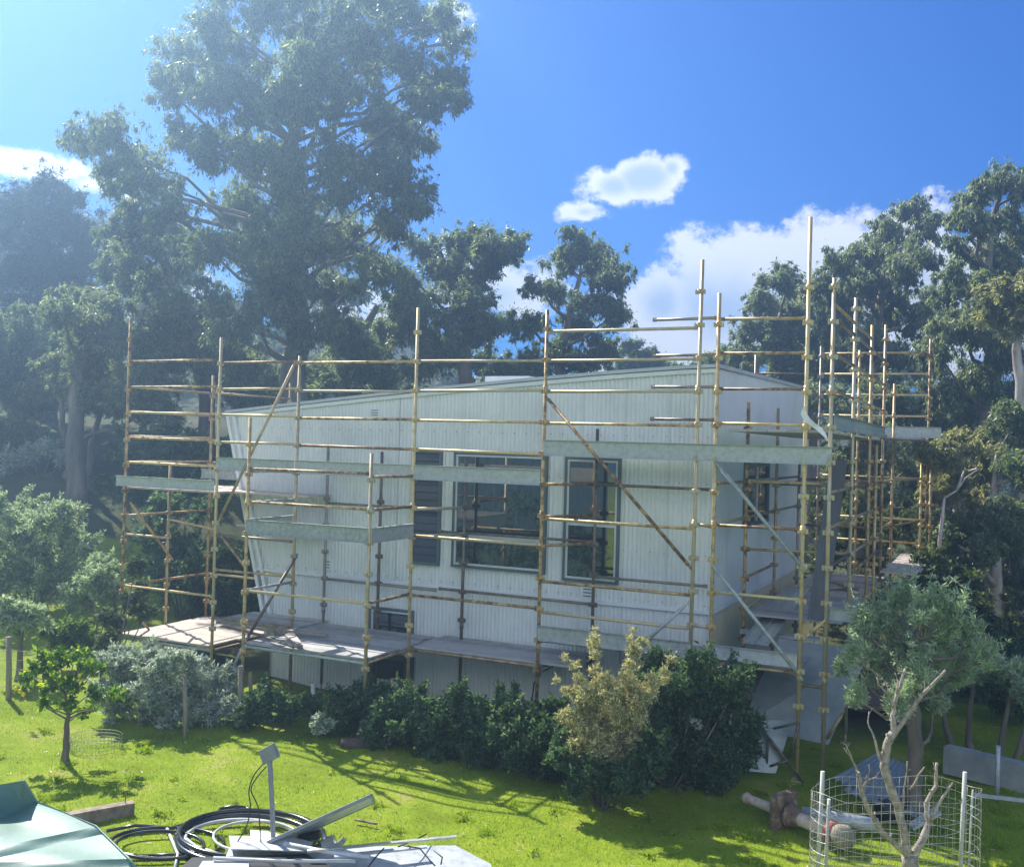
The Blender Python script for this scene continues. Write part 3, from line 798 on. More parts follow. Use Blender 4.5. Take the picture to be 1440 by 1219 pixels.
def corr_wall(name, p_of, a0, a1, zb_of, zt_of, pitch=.076, amp=.0125, clipl=None):
    mb = MB()
    nseg = int(abs(a1 - a0) / pitch * 6)
    cols = []
    for i in range(nseg + 1):
        a_ = a0 + (a1 - a0) * i / nseg
        d = amp * math.sin(a_ / pitch * 2 * math.pi)
        cols.append((a_, d))
    vs = []; fs = []
    for (a_, d) in cols:
        vs.append(p_of(a_, d, zb_of(a_))); vs.append(p_of(a_, d, zt_of(a_)))
    for i in range(nseg):
        fs.append((2 * i, 2 * i + 2, 2 * i + 3, 2 * i + 1))
    mb.add(vs, fs, True)
    return mb.build(name, M['wall'], house)


def zb_front(s):
    # bottom limit: left raked edge
    if s < SL + 4.46 * .27:
        return .46 - (s - SL) / .27
    return GZ


SEAM = -2.6
corr_wall('wall', lambda s, d, z: F(s, WO + d, z), SL, SR, lambda s: max(zb_front(s), SEAM), roofz)
corr_wall('wall', lambda s, d, z: F(s, WO - .03 + d, z), SL + 1.0, SR - .02, lambda s: max(zb_front(s), GZ), lambda s: SEAM)
DEPTH = 8.2


def roofz_r(o): return 1.31 + .16 * (WO - o) / DEPTH


corr_wall('wall', lambda o, d, z: F(SR + d, o, z), WO, WO - DEPTH, lambda o: SEAM, roofz_r, .2, .004)
mb = MB(); mb.add([F(SR - .03, WO, GZ), F(SR - .03, WO - DEPTH, GZ), F(SR - .03, WO - DEPTH, SEAM), F(SR - .03, WO, SEAM)], [(0, 1, 2, 3)])
mb.build('lower_side_wall', M['cream'], house)
# left raked side wall and back
mb = MB()
mb.add([F(SL + 4.46 * .27, WO, -4), F(SL, WO, .46), F(SL, WO - DEPTH, .46), F(SL + 4.46 * .27, WO - DEPTH, -4), F(SL + 4.46 * .27, WO, GZ), F(SL + 4.46 * .27, WO - DEPTH, GZ)],
       [(0, 1, 2, 3), (4, 0, 3, 5)])
mb.add([F(SL, WO - DEPTH, .46), F(SR, WO - DEPTH, 1.4), F(SR, WO - DEPTH, GZ), F(SL + 1.2, WO - DEPTH, GZ)], [(0, 1, 2, 3)])
mb.build('rear_wall', M['wall'], house)
# roof
mb = MB(); ns = 24
vs = []; fs = []
s0, s1 = SL - .06, SR + .06
for i in range(ns + 1):
    s = s0 + (s1 - s0) * i / ns
    z = roofz(min(max(s, SL), SR)) + .012
    zr = z + .15
    for (o, zz) in ((WO + .07, z), (WO + .07, z + .055), (WO - DEPTH - .06, zr + .055), (WO - DEPTH - .06, zr)):
        vs.append(F(s, o, zz))
for i in range(ns):
    for k in range(4):
        fs.append((4 * i + k, 4 * i + (k + 1) % 4, 4 * (i + 1) + (k + 1) % 4, 4 * (i + 1) + k))
fs.append((0, 1, 2, 3)); fs.append((4 * ns + 3, 4 * ns + 2, 4 * ns + 1, 4 * ns))
mb.add(vs, fs)
rf = mb.build('roof', M['roof'], house)
mb = MB(); q = F(-4.1, -2.2, roofz(-4.1)); mb.box(q + UP * .16, U * .45, N * .3, UP * .06); mb.build('skylight', M['trim'], rf)
mb = MB(); q = F(-4.75, -2.0, roofz(-4.75)); mb.tube(q, q + UP * .24, .04); mb.tube(q + UP * .24, q + UP * .28, .07); mb.build('vent_pipe', M['galv'], rf)


def wbox(mb, s0, s1, z0, z1, o0, o1):
    mb.hexa([F(s0, o1, z0), F(s1, o1, z0), F(s1, o0, z0), F(s0, o0, z0), F(s0, o1, z1), F(s1, o1, z1), F(s1, o0, z1), F(s0, o0, z1)])


# trims: seam flashing, corner, raked edge, barge
mb = MB(); wbox(mb, SL + .75, SR + .02, SEAM - .03, SEAM + .03, WO, WO + .03); mb.build('seam_flashing', M['trim'], house)
mb = MB(); wbox(mb, SR - .02, SR + .03, GZ, roofz(SR) - .005, WO - .03, WO + .03); mb.build('corner_flashing', M['trim'], house)
mb = MB(); wbox(mb, SR + .011, SR + .03, SEAM - .03, SEAM + .03, WO - .04, WO - DEPTH); mb.build('seam_flashing', M['trim'], house)
mb = MB()
for (dw, de) in ((0, .0), (.17, .0)):
    mb.beam(F(SL + dw - .02, WO + .03, .44 - dw * .2), F(SL + 1.2 + dw - .02, WO + .03, -4.05), .07, .05, N)
mb.build('raked_edge_trim', M['trim'], house)
mb = MB()
for i in range(16):
    sa = SL + (SR - SL) * i / 16; sb = SL + (SR - SL) * (i + 1) / 16
    mb.beam(F(sa, WO + .03, roofz(sa) - .035), F(sb, WO + .03, roofz(sb) - .035), .07, .022, N)
mb.build('fascia', M['trim'], house)
mb = MB(); s_, z_ = Fs(561, 600, WO); wbox(mb, s_ - .012, s_ + .012, -2.55, roofz(s_) - .08, WO, WO + .02); mb.build('joint_flashing', M['trim'], house)


def window(px, mull=None, louvre=False, double=False, wide=.045, o=WO):
    (x0, y0, x1, y1) = px
    s0, z1 = Fs(x0, y0, o); s1, _ = Fs(x1, y0, o); xm = (x0 + x1) / 2
    _, z0 = Fs(xm, y1, o); _, z1 = Fs(xm, y0, o)
    mb = MB()
    e = wide
    wbox(mb, s0, s1, z1 - e, z1, o, o + .075); wbox(mb, s0, s1, z0, z0 + e, o, o + .075)
    wbox(mb, s0, s0 + e, z0 + e, z1 - e, o, o + .073); wbox(mb, s1 - e, s1, z0 + e, z1 - e, o, o + .073)
    win = mb.build('window', M['frame'], house)
    s0 += e; s1 -= e; z0 += e; z1 -= e
    zs = [z0, z1]
    if mull is not None: zs = [z0, Fs(xm, mull, o)[1], z1]
    for a_, b2 in zip(zs[:-1], zs[1:]):
        if not louvre:
            mb = MB(); i_ = .035
            wbox(mb, s0, s1, b2 - i_, b2 - .002, o + .012, o + .062); wbox(mb, s0, s1, a_ + .002, a_ + i_, o + .012, o + .062)
            wbox(mb, s0, s0 + i_, a_ + i_, b2 - i_, o + .012, o + .06); wbox(mb, s1 - i_, s1, a_ + i_, b2 - i_, o + .012, o + .06)
            mb.build('sash', M['inner'], win)
            mb = MB(); wbox(mb, s0 + .01, s1 - .01, a_ + .01, b2 - .01, o + .01, o + .035); mb.build('pane', M['glass'], win)
        else:
            mb = MB(); wbox(mb, s0, s1, a_, b2, o + .01, o + .02); mb.build('backing', M['dark'], win)
            mb = MB(); nl = int((b2 - a_) / .14)
            for k in range(nl):
                zc = a_ + (k + .5) * (b2 - a_) / nl; hh = (b2 - a_) / nl * .52
                mb.hexa([F(s0, o + .068, zc - hh), F(s1, o + .068, zc - hh), F(s1, o + .062, zc - hh), F(s0, o + .062, zc - hh),
                         F(s0, o + .03, zc + hh), F(s1, o + .03, zc + hh), F(s1, o + .024, zc + hh), F(s0, o + .024, zc + hh)])
            mb.build('louvre_blades', M['louvre'], win)
    return win


window((583, 633, 624, 794), 746, louvre=True, wide=.05)
window((641, 637, 772, 802), 757)
window((797, 643, 875, 819), 737)
window((522, 855, 583, 905))
# door below deck
s0, z1 = Fs(520, 915, WO - .03); s1, _ = Fs(583, 915, WO - .03)
mb = MB(); wbox(mb, s0, s1, GZ + .4, z1, WO - .03, WO + .02)
dr = mb.build('doorway', M['frame'], house)
mb = MB(); wbox(mb, s0 + .1, s1 - .2, GZ + .42, z1 - .1, WO + .02, WO + .03); mb.build('opening', M['dark'], dr)
mb = MB(); wbox(mb, s1 - .12, s1 - .06, GZ + .42, z1 - .02, WO + .02, WO + .05); mb.build('jamb', M['trim'], dr)
mb = MB()
k_ = 0
s_ = SR - .762
while s_ > SL + 1.3:
    wbox(mb, s_ - .004, s_ + .004, SEAM + .03, roofz(s_) - .075, WO + .002, WO + .0135)
    wbox(mb, s_ - .004, s_ + .004, GZ, SEAM - .03, WO - .03, WO - .0165)
    s_ -= .762
mb.build('sheet_laps', M['wall'], house)
mb = MB()
for zz in (-.55, -1.7, -2.5, .2):
    s_ = SR - .1
    while s_ > SL + 1.0:
        q = F(s_, WO + .012, zz); mb.box(q, U * .007, N * .004, UP * .007); s_ -= .23
mb.build('screws', M['galvdark'], house)
# vents
for (x0, y0, x1, y1) in [(521, 575, 535, 587), (455, 786, 467, 802), (818, 824, 835, 843)]:
    s0, z1 = Fs(x0, y0, WO); s1, z0 = Fs(x1, y1, WO)
    mb = MB(); wbox(mb, s0, s1, z0, z1, WO, WO + .03); vt = mb.build('wall_vent', M['trim'], house)
    mb = MB()
    for k in range(3):
        zc = z0 + (k + .75) * (z1 - z0) / 3.6; wbox(mb, s0 + .04, s1 - .04, zc, zc + (z1 - z0) * .1, WO + .03, WO + .034)
    mb.build('slot', M['frame'], vt)


# side wall openings (plane at SR facing +U)
def rbox(mb, o0, o1, z0, z1, e0, e1):
    mb.hexa([F(SR + e1, o0, z0), F(SR + e1, o1, z0), F(SR + e0, o1, z0), F(SR + e0, o0, z0), F(SR + e1, o0, z1), F(SR + e1, o1, z1), F(SR + e0, o1, z1), F(SR + e0, o0, z1)])


def side(px, py):               # pixel -> (o, z) on the side wall
    d = ray(px, py); p = F(SR, 0, 0)
    t = (p - CAM).dot(U) / d.dot(U); q = CAM + d * t
    return (q - P0).dot(N), q.z - EYE


def side_opening(x0, x1, ytop, ybot, door=False):
    oa, z1 = side(x0, ytop); ob_, _ = side(x1, ytop); _, z0 = side((x0 + x1) / 2, ybot)
    mb = MB(); e = .08 if not door else .05
    rbox(mb, oa, ob_, z1 - e, z1, -.03, .06); rbox(mb, oa, ob_, z0, z0 + e, -.03, .06)
    rbox(mb, oa, oa - e, z0 + e, z1 - e, -.03, .058); rbox(mb, ob_ + e, ob_, z0 + e, z1 - e, -.03, .058)
    w = mb.build('doorway' if door else 'window', M['frame'], house)
    if door:
        mb = MB(); rbox(mb, oa - e, ob_ + e, z0 + e, z1 - e, -.028, .01); mb.build('opening', M['dark'], w)
    else:
        mid = (oa + ob_) / 2
        for a_, b2 in ((oa - e, mid + .02), (mid - .02, ob_ + e)):
            mb = MB(); rbox(mb, a_, b2, z0 + e, z1 - e, -.02, .02); mb.build('pane', M['glass'], w)
        mb = MB(); rbox(mb, mid + .02, mid - .02, z0 + e, z1 - e, -.02, .05); mb.build('mullion', M['inner'], w)


side_opening(1046, 1079, 650, 737)
side_opening(1056, 1074, 938, 1040, True)
side_opening(1022, 1036, 930, 1000, True)

# ------------------------------------------------------------------ scaffolding
sc = thing('scaffolding', F(-4, 0, -EYE), 'yellow and rusty steel scaffolding wrapped around the pale metal house', 'scaffolding')
TR = .029
LEV = [1.86 - .497 * k for k in range(12)]


def cups(mb, s, o, ztop, zbot, mat=None):
    for z in [2.36] + LEV:
        if zbot + .2 < z < ztop - .05:
            c = F(s, o, z)
            mb.tube(c - UP * .035, c + UP * .04, .047, seg=8)
            mb.box(c + UP * .0, U * .075, N * .015, UP * .034)
            mb.box(c + UP * .0, U * .015, N * .075, UP * .034)


def std(s, o, ztop, zbot=None, mat='rusty', lean=0.0):
    mb = MB()
    p = F(s, o, 0)
    zg = gzf(p.x, p.y) - EYE
    zb = zg + .16 if zbot is None else zbot
    mb.tube(F(s - lean, o, zb), F(s + lean, o, ztop), TR, seg=10)
    cups(mb, s, o, ztop, zb)
    # spigot joints
    for zj in (.9, -1.1, -3.2):
        if zb < zj < ztop - .3: mb.tube(F(s, o, zj - .06), F(s, o, zj + .06), .039, seg=8)
    if zbot is None:
        mb.tube(F(s, o, zg), F(s, o, zb), .016, seg=6)
        mb.box(F(s, o, zg + .008), U * .075, N * .075, UP * .008)
    return mb.build('standard', M[mat], sc)


def ledger(s0, o0, s1, o1, z0, z1=None, mat='rusty', name='ledger', r=None):
    mb = MB()
    p, q = F(s0, o0, z0), F(s1, o1, z0 if z1 is None else z1)
    d = (q - p).normalized()
    rr_ = r or (.0235 + .003 * random.random())
    mb.tube(p + d * .05, q - d * .05, rr_, seg=8)
    if name != 'diagonal_brace':
        mb.box(p + d * .055, d * .03, d.cross(UP) * .012, UP * .03); mb.box(q - d * .055, d * .03, d.cross(UP) * .012, UP * .03)
    else:
        mb.box(p + d * .03, d * .05, d.cross(UP).normalized() * .02, UP * .02); mb.box(q - d * .03, d * .05, d.cross(UP).normalized() * .02, UP * .02)
    return mb.build(name, M[mat], sc)


def brace(px0, px1, o=0.0, mat='yellow', o2=None):
    s0, z0 = Fs(*px0, o + .05); s1, z1 = Fs(*px1, (o if o2 is None else o2) + .05)
    return ledger(s0, o + .05, s1, (o if o2 is None else o2) + .05, z0, z1, mat, 'diagonal_brace', .028)


def toe(s0, o0, s1, o1, z0, z1, mat='galv', name='toe_board'):
    # steel plank stood on edge: web + two lips
    p, q = F(s0, o0, 0), F(s1, o1, 0)
    d = (q - p).normalized(); nrm = d.cross(UP)
    if nrm.dot(CAM - p) < 0: nrm = -nrm
    mb = MB()
    a_, b2 = F(s0, o0, (z0 + z1) / 2), F(s1, o1, (z0 + z1) / 2)
    hh = (z1 - z0) / 2
    mb.box((a_ + b2) / 2, (b2 - a_) / 2, nrm * .003, UP * hh)
    mb.box((a_ + b2) / 2 + nrm * .022 + UP * (hh - .003), (b2 - a_) / 2, nrm * .019, UP * .003)
    mb.box((a_ + b2) / 2 + nrm * .022 - UP * (hh - .003), (b2 - a_) / 2, nrm * .019, UP * .003)
    # perforation dimples
    n_ = int((b2 - a_).length / .11)
    for k in range(n_):
        for row in (-.35, 0, .35):
            c = a_.lerp(b2, (k + .5 + .25 * (row == 0)) / n_) + UP * (hh * row) + nrm * .005
            mb.box(c, d * .016, nrm * .002, UP * .010)
    return mb.build(name, M[mat], sc)


SA = [-11.49, -9.17, -7.34, -4.89, -2.49, 0.0, .29, 1.58, 1.93]
GO = 1.3
# outer standards
std(SA[0], 0, 2.29, mat='yellow'); std(SA[1], 0, 1.86, mat='yellow'); std(SA[2], 0, 1.49, mat='rusty')
std(SA[3], 0, 2.28, mat='yellow'); std(SA[4], 0, 2.17, mat='yellow'); std(SA[5], 0, 2.84, mat='rusty', lean=.02)
std(SA[6], 0, 2.33, mat='yellow'); std(SA[7], 0, 3.37, mat='yellow'); std(SA[8], 0, 2.48, mat='rusty')
std(SA[2], GO, .33, mat='yellow'); std(SA[3], GO, -.2, mat='rusty')
# left end and inner line
std(SA[0], -1.2, -.63, mat='rusty'); std(SA[0], -2.4, 1.33, mat='rusty'); std(SA[0], -5.1, 1.34, mat='rusty')
std(SA[1], -2.4, -.9, mat='rusty')
for s_, zt in ((SA[2] - .0, -.12), (SA[3] - 1.25, -.2), (SA[3] + .5, -.25), (SA[4] + .55, .3)):
    std(s_, -.95, zt, mat='galvdark')
# right side, outer line going back and inner line by the wall
std(SA[8], -2.4, 2.54, mat='rusty'); std(SA[8], -4.8, 2.38, mat='rusty'); std(SA[8], -7.2, 2.67, mat='rusty')
std(.32, -2.0, .81, mat='yellow'); std(.32, -4.5, .82, mat='rusty'); std(.32, -6.9, -.1, mat='galvdark')
# back line at the rear right
bk = F(SA[8], -9.4, 0)
std(2.57, -10.86, 2.75, mat='yellow'); std(2.45, -10.7, .45, mat='yellow'); std(2.66, -10.6, .3, mat='yellow')
std(.1, -10.8, 2.6, mat='galvdark'); std(-1.4, -10.4, 2.4, mat='galvdark')
std(1.3, -10.86, 2.2, mat='yellow')

mixm = ['rusty', 'yellow', 'rusty', 'yellow', 'rusty', 'galvdark']


def run(sa, sb, levels, o=0.0, mats=None):
    for i, z in enumerate(levels):
        ledger(sa, o, sb, o, z + random.uniform(-.012, .012), z + random.uniform(-.012, .012), mats or random.choice(mixm))


run(SA[0], SA[1], [1.43, .93, .42, -.07, -.56], mats='yellow'); run(SA[0], SA[1], [-3.0], mats='yellow')
ledger(SA[0], 0, SA[0] + 1.2, 0, -1.98, mat='rusty')
run(SA[1], SA[2], [1.39, .89, .4, -.1, -1.85])
run(SA[1], SA[2], [-2.5], mats='yellow')
run(SA[2], SA[3], [1.37, .86, .37, -.12])
run(SA[3], SA[4], [1.36, .87, .36, -.13, -1.6, -2.6])
run(SA[4], SA[5], [1.83, 1.36, .86, .35, -1.17, -2.16, -2.66])
run(SA[6], SA[7], [1.93, 1.43, .9, .40, -1.1, -2.1])
run(SA[5], SA[6], [-1.12, -2.62], mats='rusty')
for z in (1.97, 1.42, .94, .45):
    ledger(-.78, -.08, SA[6], -.06, z, mat='galvdark')
# projecting bay
run(SA[2], SA[3], [-.53, -1.08, -2.58], GO, 'yellow')
for z in (-.58, -1.1, -2.58):
    ledger(SA[3], GO, SA[3], 0, z, mat='rusty')
    ledger(SA[2], GO, SA[2], 0, z, mat='galv')
# inner line ledgers
run(SA[2], SA[3], [-.6, -1.2, -2.63], -.95, 'galvdark'); run(SA[3], SA[4] + .55, [-1.58, -2.6], -.95, 'galvdark')
run(SA[4] + .55, SA[5], [-.62, -2.15], -.95, 'galvdark')
for s_ in (SA[4], SA[3]):
    for z in (-.62, -1.14, -1.6):
        ledger(s_, 0, s_ + .5, -.95, z, mat='rusty')
# left end transoms going back
for z in (.93, .44, -.05, -.56):
    ledger(SA[0], 0, SA[0], -2.4, z, mat='rusty')
ledger(SA[0], -2.4, SA[0], -5.1, .95, mat='rusty')
for z in (-1.62, -3.0):
    ledger(SA[0], 0, SA[0], -1.2, z, mat='rusty'); ledger(SA[0], -1.2, SA[0], -2.4, z, mat='rusty')
ledger(SA[0], -2.4, SA[1], -2.4, -.58, mat='yellow'); ledger(SA[0], -1.2, SA[1], -.0, -1.75, mat='yellow')
ledger(SA[0], -2.4, SA[1], -2.4, -3.0, mat='yellow')
# right side ledgers going back
for (o0, o1) in ((0, -2.4), (-2.4, -4.8), (-4.8, -7.2)):
    for z in (1.93, 1.43, .9, -.55, -1.05, -1.62):
        ledger(SA[8], o0, SA[8], o1, z, mat=random.choice(['rusty', 'galvdark', 'rusty']))
for z in (2.12,):
    ledger(SA[8], 0, SA[8], -4.8, z, mat='rusty')
for z in (-.5, -1.1, -2.1, -2.62):
    ledger(.32, -2.0, .32, -4.5, z, mat='rusty'); 
for z in (-.5, -1.1):
    ledger(.32, -4.5, .32, -6.9, z, mat='galvdark'); ledger(SA[6], 0, .32, -2.0, z, mat='rusty')
ledger(.32, -2.0, SA[8], -2.4, -.5, mat='yellow'); ledger(.32, -2.0, SA[8], -2.4, -1.62, mat='rusty'); ledger(.32, -4.5, SA[8], -4.8, -.6, mat='galvdark')
std(1.0, -10.8, 2.5, mat='yellow'); std(SA[8], -6.0, .2, mat='yellow'); std(SA[8], -9.4, 1.6, mat='rusty')
for z in (-.55, -1.5):
    ledger(SA[8], -7.2, SA[8], -9.4, z, mat='yellow'); ledger(.32, -6.9, SA[8], -7.2, z, mat='rusty')
# back line
for z in (2.43, 1.93, 1.43, .93, -.53, -1.5, -2.05):
    ledger(.1, -10.8, 2.57, -10.86, z, mat='yellow')
for z in (1.93, 1.43):
    ledger(-1.4, -10.4, .1, -10.8, z, mat='galvdark')
for z in (-.53, -1.5):
    ledger(SA[8], -7.2, 2.45, -10.6, z, mat='rusty')
# braces
brace((415, 510), (308, 732), 0, 'rusty'); brace((768, 558), (971, 798), 0, 'yellow')
brace((1008, 652), (1131, 801), 0, 'galv'); brace((1004, 797), (1128, 954), 0, 'galv')
brace((967, 848), (905, 905), 0, 'galv'); brace((184, 708), (242, 786), 0, 'yellow', -1.2)
brace((175, 845), (209, 884), 0, 'rusty', -.6); brace((290, 726), (343, 795), -1.0, 'rusty', -.2)
brace((417, 781), (347, 898), .0, 'galvdark', .9); brace((347, 898), (327, 940), .9, 'galv', 1.1)
brace((1160, 872), (1136, 893), 0, 'yellow'); brace((1002, 935), (1030, 965), 0, 'rusty')
brace((1240, 770), (1200, 802), -6, 'rusty', -3.5)
brace((1061, 1012), (1130, 1101), 0, 'rusty'); brace((1187, 1000), (1160, 1042), -.5, 'rusty')
# toe boards
toe(SA[4], .04, SA[8] + .02, .04, -.165, .09)
toe(SA[1], .04, SA[2] - .03, .04, -.63, -.39); toe(SA[2], .04, SA[3] - .03, .04, -.63, -.39); toe(SA[3] + .04, .04, SA[4] - .03, .04, -.64, -.39)
toe(SA[0] - .2, .04, SA[1] - .02, .04, -1.03, -.83); toe(SA[0] - .2, -2.35, SA[1] - .1, -2.35, -.93, -.72)
toe(SA[2], GO + .04, SA[3], GO + .04, -1.62, -1.38)
toe(SA[3] + .04, GO, SA[3] + .04, .02, -1.62, -1.38); toe(SA[2] - .04, GO, SA[2] - .04, .02, -1.62, -1.38)
toe(SA[4], .04, SA[5], .04, -3.1, -2.86); toe(SA[6], .04, SA[7] - .03, .04, -3.06, -2.86, 'whitesheet')
toe(SA[8] + .03, -.1, SA[8] + .03, -2.4, .34, .56); toe(SA[8] + .03, -2.4, SA[8] + .03, -4.8, .34, .56); toe(SA[8] + .03, -4.8, SA[8] + .03, -7.2, .34, .56)
toe(1.25, -10.8, 2.85, -10.8, .42, .68)
toe(SA[8] + .03, -.1, SA[8] + .5, -.1, -2.36, -2.18, 'whitesheet')
toe(SA[6], -1.9, SA[7], -1.9, -3.0, -2.92, 'whitesheet')


# decks: each plank a part
def deck(s0, s1, o0, o1, z, w=.24, mat='plank', along='s', name='deck_plank', th=.035):
    if along == 's':
        n_ = max(1, int(round(abs(o0 - o1) / w))); step = (o1 - o0) / n_
        for k in range(n_):
            oa = o0 + step * k; c = (oa + oa + step) / 2
            mb = MB(); dz = random.uniform(-.006, .006)
            e = random.uniform(-.04, .04)
            mb.box(F((s0 + s1) / 2 + e, c, z - th / 2 + dz), U * abs(s1 - s0) / 2, N * (abs(step) / 2 - .006), UP * th / 2)
            mb.build(name, M[mat], sc)
    else:
        n_ = max(1, int(round(abs(s0 - s1) / w))); step = (s1 - s0) / n_
        for k in range(n_):
            c = s0 + step * (k + .5)
            mb = MB(); dz = random.uniform(-.006, .006)
            mb.box(F(c, (o0 + o1) / 2, z - th / 2 + dz), U * (abs(step) / 2 - .006), N * abs(o0 - o1) / 2, UP * th / 2)
            mb.build(name, M[mat], sc)


deck(SA[2] + .05, SA[3] - .0, GO, -.95, -3.45)
deck(SA[3] + .05, SA[4] + .55, -.02, -1.12, -3.45)
deck(SA[1] + .05, SA[2], -.02, -1.12, -3.43)
deck(SA[0], SA[1] - .05, 0, -2.4, -3.93, .8, 'ply', 's')
deck(SA[4] + .05, SA[5] - .05, -.02, -1.0, -3.1)
deck(SA[6], SA[7], -.02, -1.0, -3.08, .3)
deck(SA[0], SA[1] - .05, -.05, -2.3, -1.05, .38, 'ply')
deck(SA[1] + .05, SA[2], -.4, -1.12, -1.05, .36, 'ply'); deck(SA[1] + .05, SA[2], -.5, -1.12, -1.68, .3, 'ply')
deck(.42, SA[8] - .05, -1.9, -4.8, -2.66, .3, 'plank', 's'); deck(.42, SA[8] - .05, -4.85, -8.8, -2.66, .5, 'ply')
deck(SA[8] + .1, 2.7, -6.5, -10.8, -2.3, .6, 'ply')
deck(.42, SA[8] - .05, -.2, -7.2, .33, .3, 'plank', 'o', th=.04)
deck(SA[4] + .05, SA[5] - .1, -.6, -.92, -.14, .3); 
deck(1.3, 2.6, -8.0, -10.7, .38, .5, 'plank', 'o')
# edge transoms under the deck
for s_ in (SA[2], SA[3]):
    ledger(s_, GO, s_, -.95, -3.52, mat='rusty')
ledger(SA[2], GO, SA[3], GO, -3.52, mat='galv'); ledger(SA[3], 0, SA[4], 0, -3.52, mat='rusty'); ledger(SA[4], 0, SA[4] + .5, -1.1, -3.52, mat='galvdark')
ledger(SA[0], .0, SA[1], 0, -4.02, mat='galv'); ledger(SA[1], .0, SA[1], -2.4, -4.02, mat='rusty')
ledger(SA[6], 0, SA[7], 0, -3.14, mat='rusty'); ledger(SA[7], 0, SA[8], 0, -3.3, mat='galvdark')
# red tape on the leftmost pole
mb = MB(); q = F(SA[0], 0, -3.1); mb.tube(q - UP * .05, q + UP * .05, .034); mb.build('red_tape', M['tape'], sc)

# loose things on and round the scaffolding
rr3 = random.Random(2)
for i, (a0, a1, h, w, lab) in enumerate([((300, 868), (408, 882), .04, .09, 'long pale board lying topmost of the stacked timber on the left deck'),
                                      ((306, 875), (395, 889), .03, .09, 'reddish board second from the back on the left deck'),
                                      ((312, 880), (385, 897), .03, .07, 'thin board at the front of the stacked timber on the left deck'),
                                      ((388, 884), (460, 893), .03, .10, 'long brown board lying along the middle of the lower deck')]):
    p = atZ(*a0, EYE - 3.38 + i * .0); q = atZ(*a1, EYE - 3.40)
    mb = MB(); mb.beam(p, q, w, h)
    tag(mb.build('timber_board', M['timber'], None), lab, 'board', 'loose boards on the scaffold deck')
mb = MB(); z = EYE - 3.38
pts = [atZ(400, 893, z), atZ(412, 889, z), atZ(424, 905, z), atZ(421, 909, z)]
mb.hexa([p for p in pts] + [p + UP * .02 for p in pts])
tag(mb.build('plywood_offcut', M['ply'], None), 'small pale plywood offcut lying on the lower deck', 'offcut')
for i in range(3):
    p = atZ(372 + 10 * i, 896 + 3 * i, z + .02); q = atZ(425 - 6 * i, 908 + i, z + .02)
    mb = MB(); mb.tube(p, q, .02)
    tag(mb.build('loose_tube', M['galvdark'], None), ['dark tube at the back of the three lying by the offcut', 'middle dark tube of the three lying by the offcut', 'front dark tube of the three lying by the offcut'][i], 'tube', 'loose tubes by the plywood offcut')
for i, (a0, a1, w, lab) in enumerate([((.5, -5.0), (1.7, -6.2), .12, 'board lying askew nearest the side wall on the right hand deck'), ((.9, -6.6), (1.8, -5.4), .16, 'wide board crossing another on the right hand deck'), ((.6, -7.0), (1.85, -7.3), .1, 'board at the far end of the right hand deck')]):
    mb = MB(); mb.beam(F(*a0, -2.60 + .035 * i), F(*a1, -2.60 + .035 * i), w, .035)
    tag(mb.build('timber_board', M['timber'], None), lab, 'board', 'loose boards on the scaffold deck')
# leaning dark plank at the right
mb = MB()
z = -2.62
p = F(1.55, -1.6, z); q = F(1.75, -2.2, -.1)
mb.beam(p, q, .27, .05, N)
tag(mb.build('leaning_plank', M['slate'], None), 'dark wide plank standing upright on the right hand deck', 'plank')
# two long steel planks sloping from the deck
for i, (pa, pb_, lab) in enumerate([((1106, 806), (1052, 908), 'left of the two bluish steel channels sloping down beside the side wall'), ((1118, 808), (1072, 908), 'right of the two bluish steel channels sloping down beside the side wall')]):
    p = F(.75 + .2 * i, -3.9, -2.45); q = F(.62 + .2 * i, -1.1, -3.0)
    d = (q - p).normalized(); sd = d.cross(UP).normalized()
    mb = MB(); mb.beam(p, q, .2, .008); mb.beam(p + sd * .1 + UP * .025, q + sd * .1 + UP * .025, .008, .05); mb.beam(p - sd * .1 + UP * .025, q - sd * .1 + UP * .025, .008, .05)
    tag(mb.build('steel_channel', M['galv'], None), lab, 'steel channel', 'sloping steel channels')
# leaning grey sheets at lower right
def sheet(name, pts, th, mat, lab, cat, group=None):
    n_ = (pts[1] - pts[0]).cross(pts[2] - pts[0]).normalized() * th
    mb = MB(); k = len(pts)
    mb.add(list(pts) + [p + n_ for p in pts], [tuple(range(k))[::-1], tuple(range(k, 2 * k))] + [(i, (i + 1) % k, k + (i + 1) % k, k + i) for i in range(k)])
    return tag(mb.build(name, M[mat], None), lab, cat, group)


sheet('grey_sheet', [F(.65, -.55, -4.15), F(1.9, -.75, -4.3), F(2.35, -1.6, -3.0), F(1.0, -1.5, -2.95)], .015, 'corr', 'large grey sheet leaning under the right hand scaffold bay', 'sheet')
sheet('grey_sheet', [F(.75, .35, -4.55), F(1.3, .1, -4.58), F(1.45, -.3, -3.9), F(1.05, -.1, -3.9)], .015, 'corr', 'smaller grey sheet resting on the ground below the right hand bay', 'sheet')
mb = MB()
for (a0, a1) in [((1088, 1024), (1124, 1016)), ((1124, 1016), (1108, 1070)), ((1080, 1078), (1110, 1068)), ((1064, 1015), (1130, 1100)), ((1080, 1040), (1078, 1078))]:
    mb.tube(FP(*a0, .1), FP(*a1, .1), .018)
tag(mb.build('bent_frame', M['galvdark'], None), 'bent grey steel frame lying below the right hand scaffold bay', 'frame')
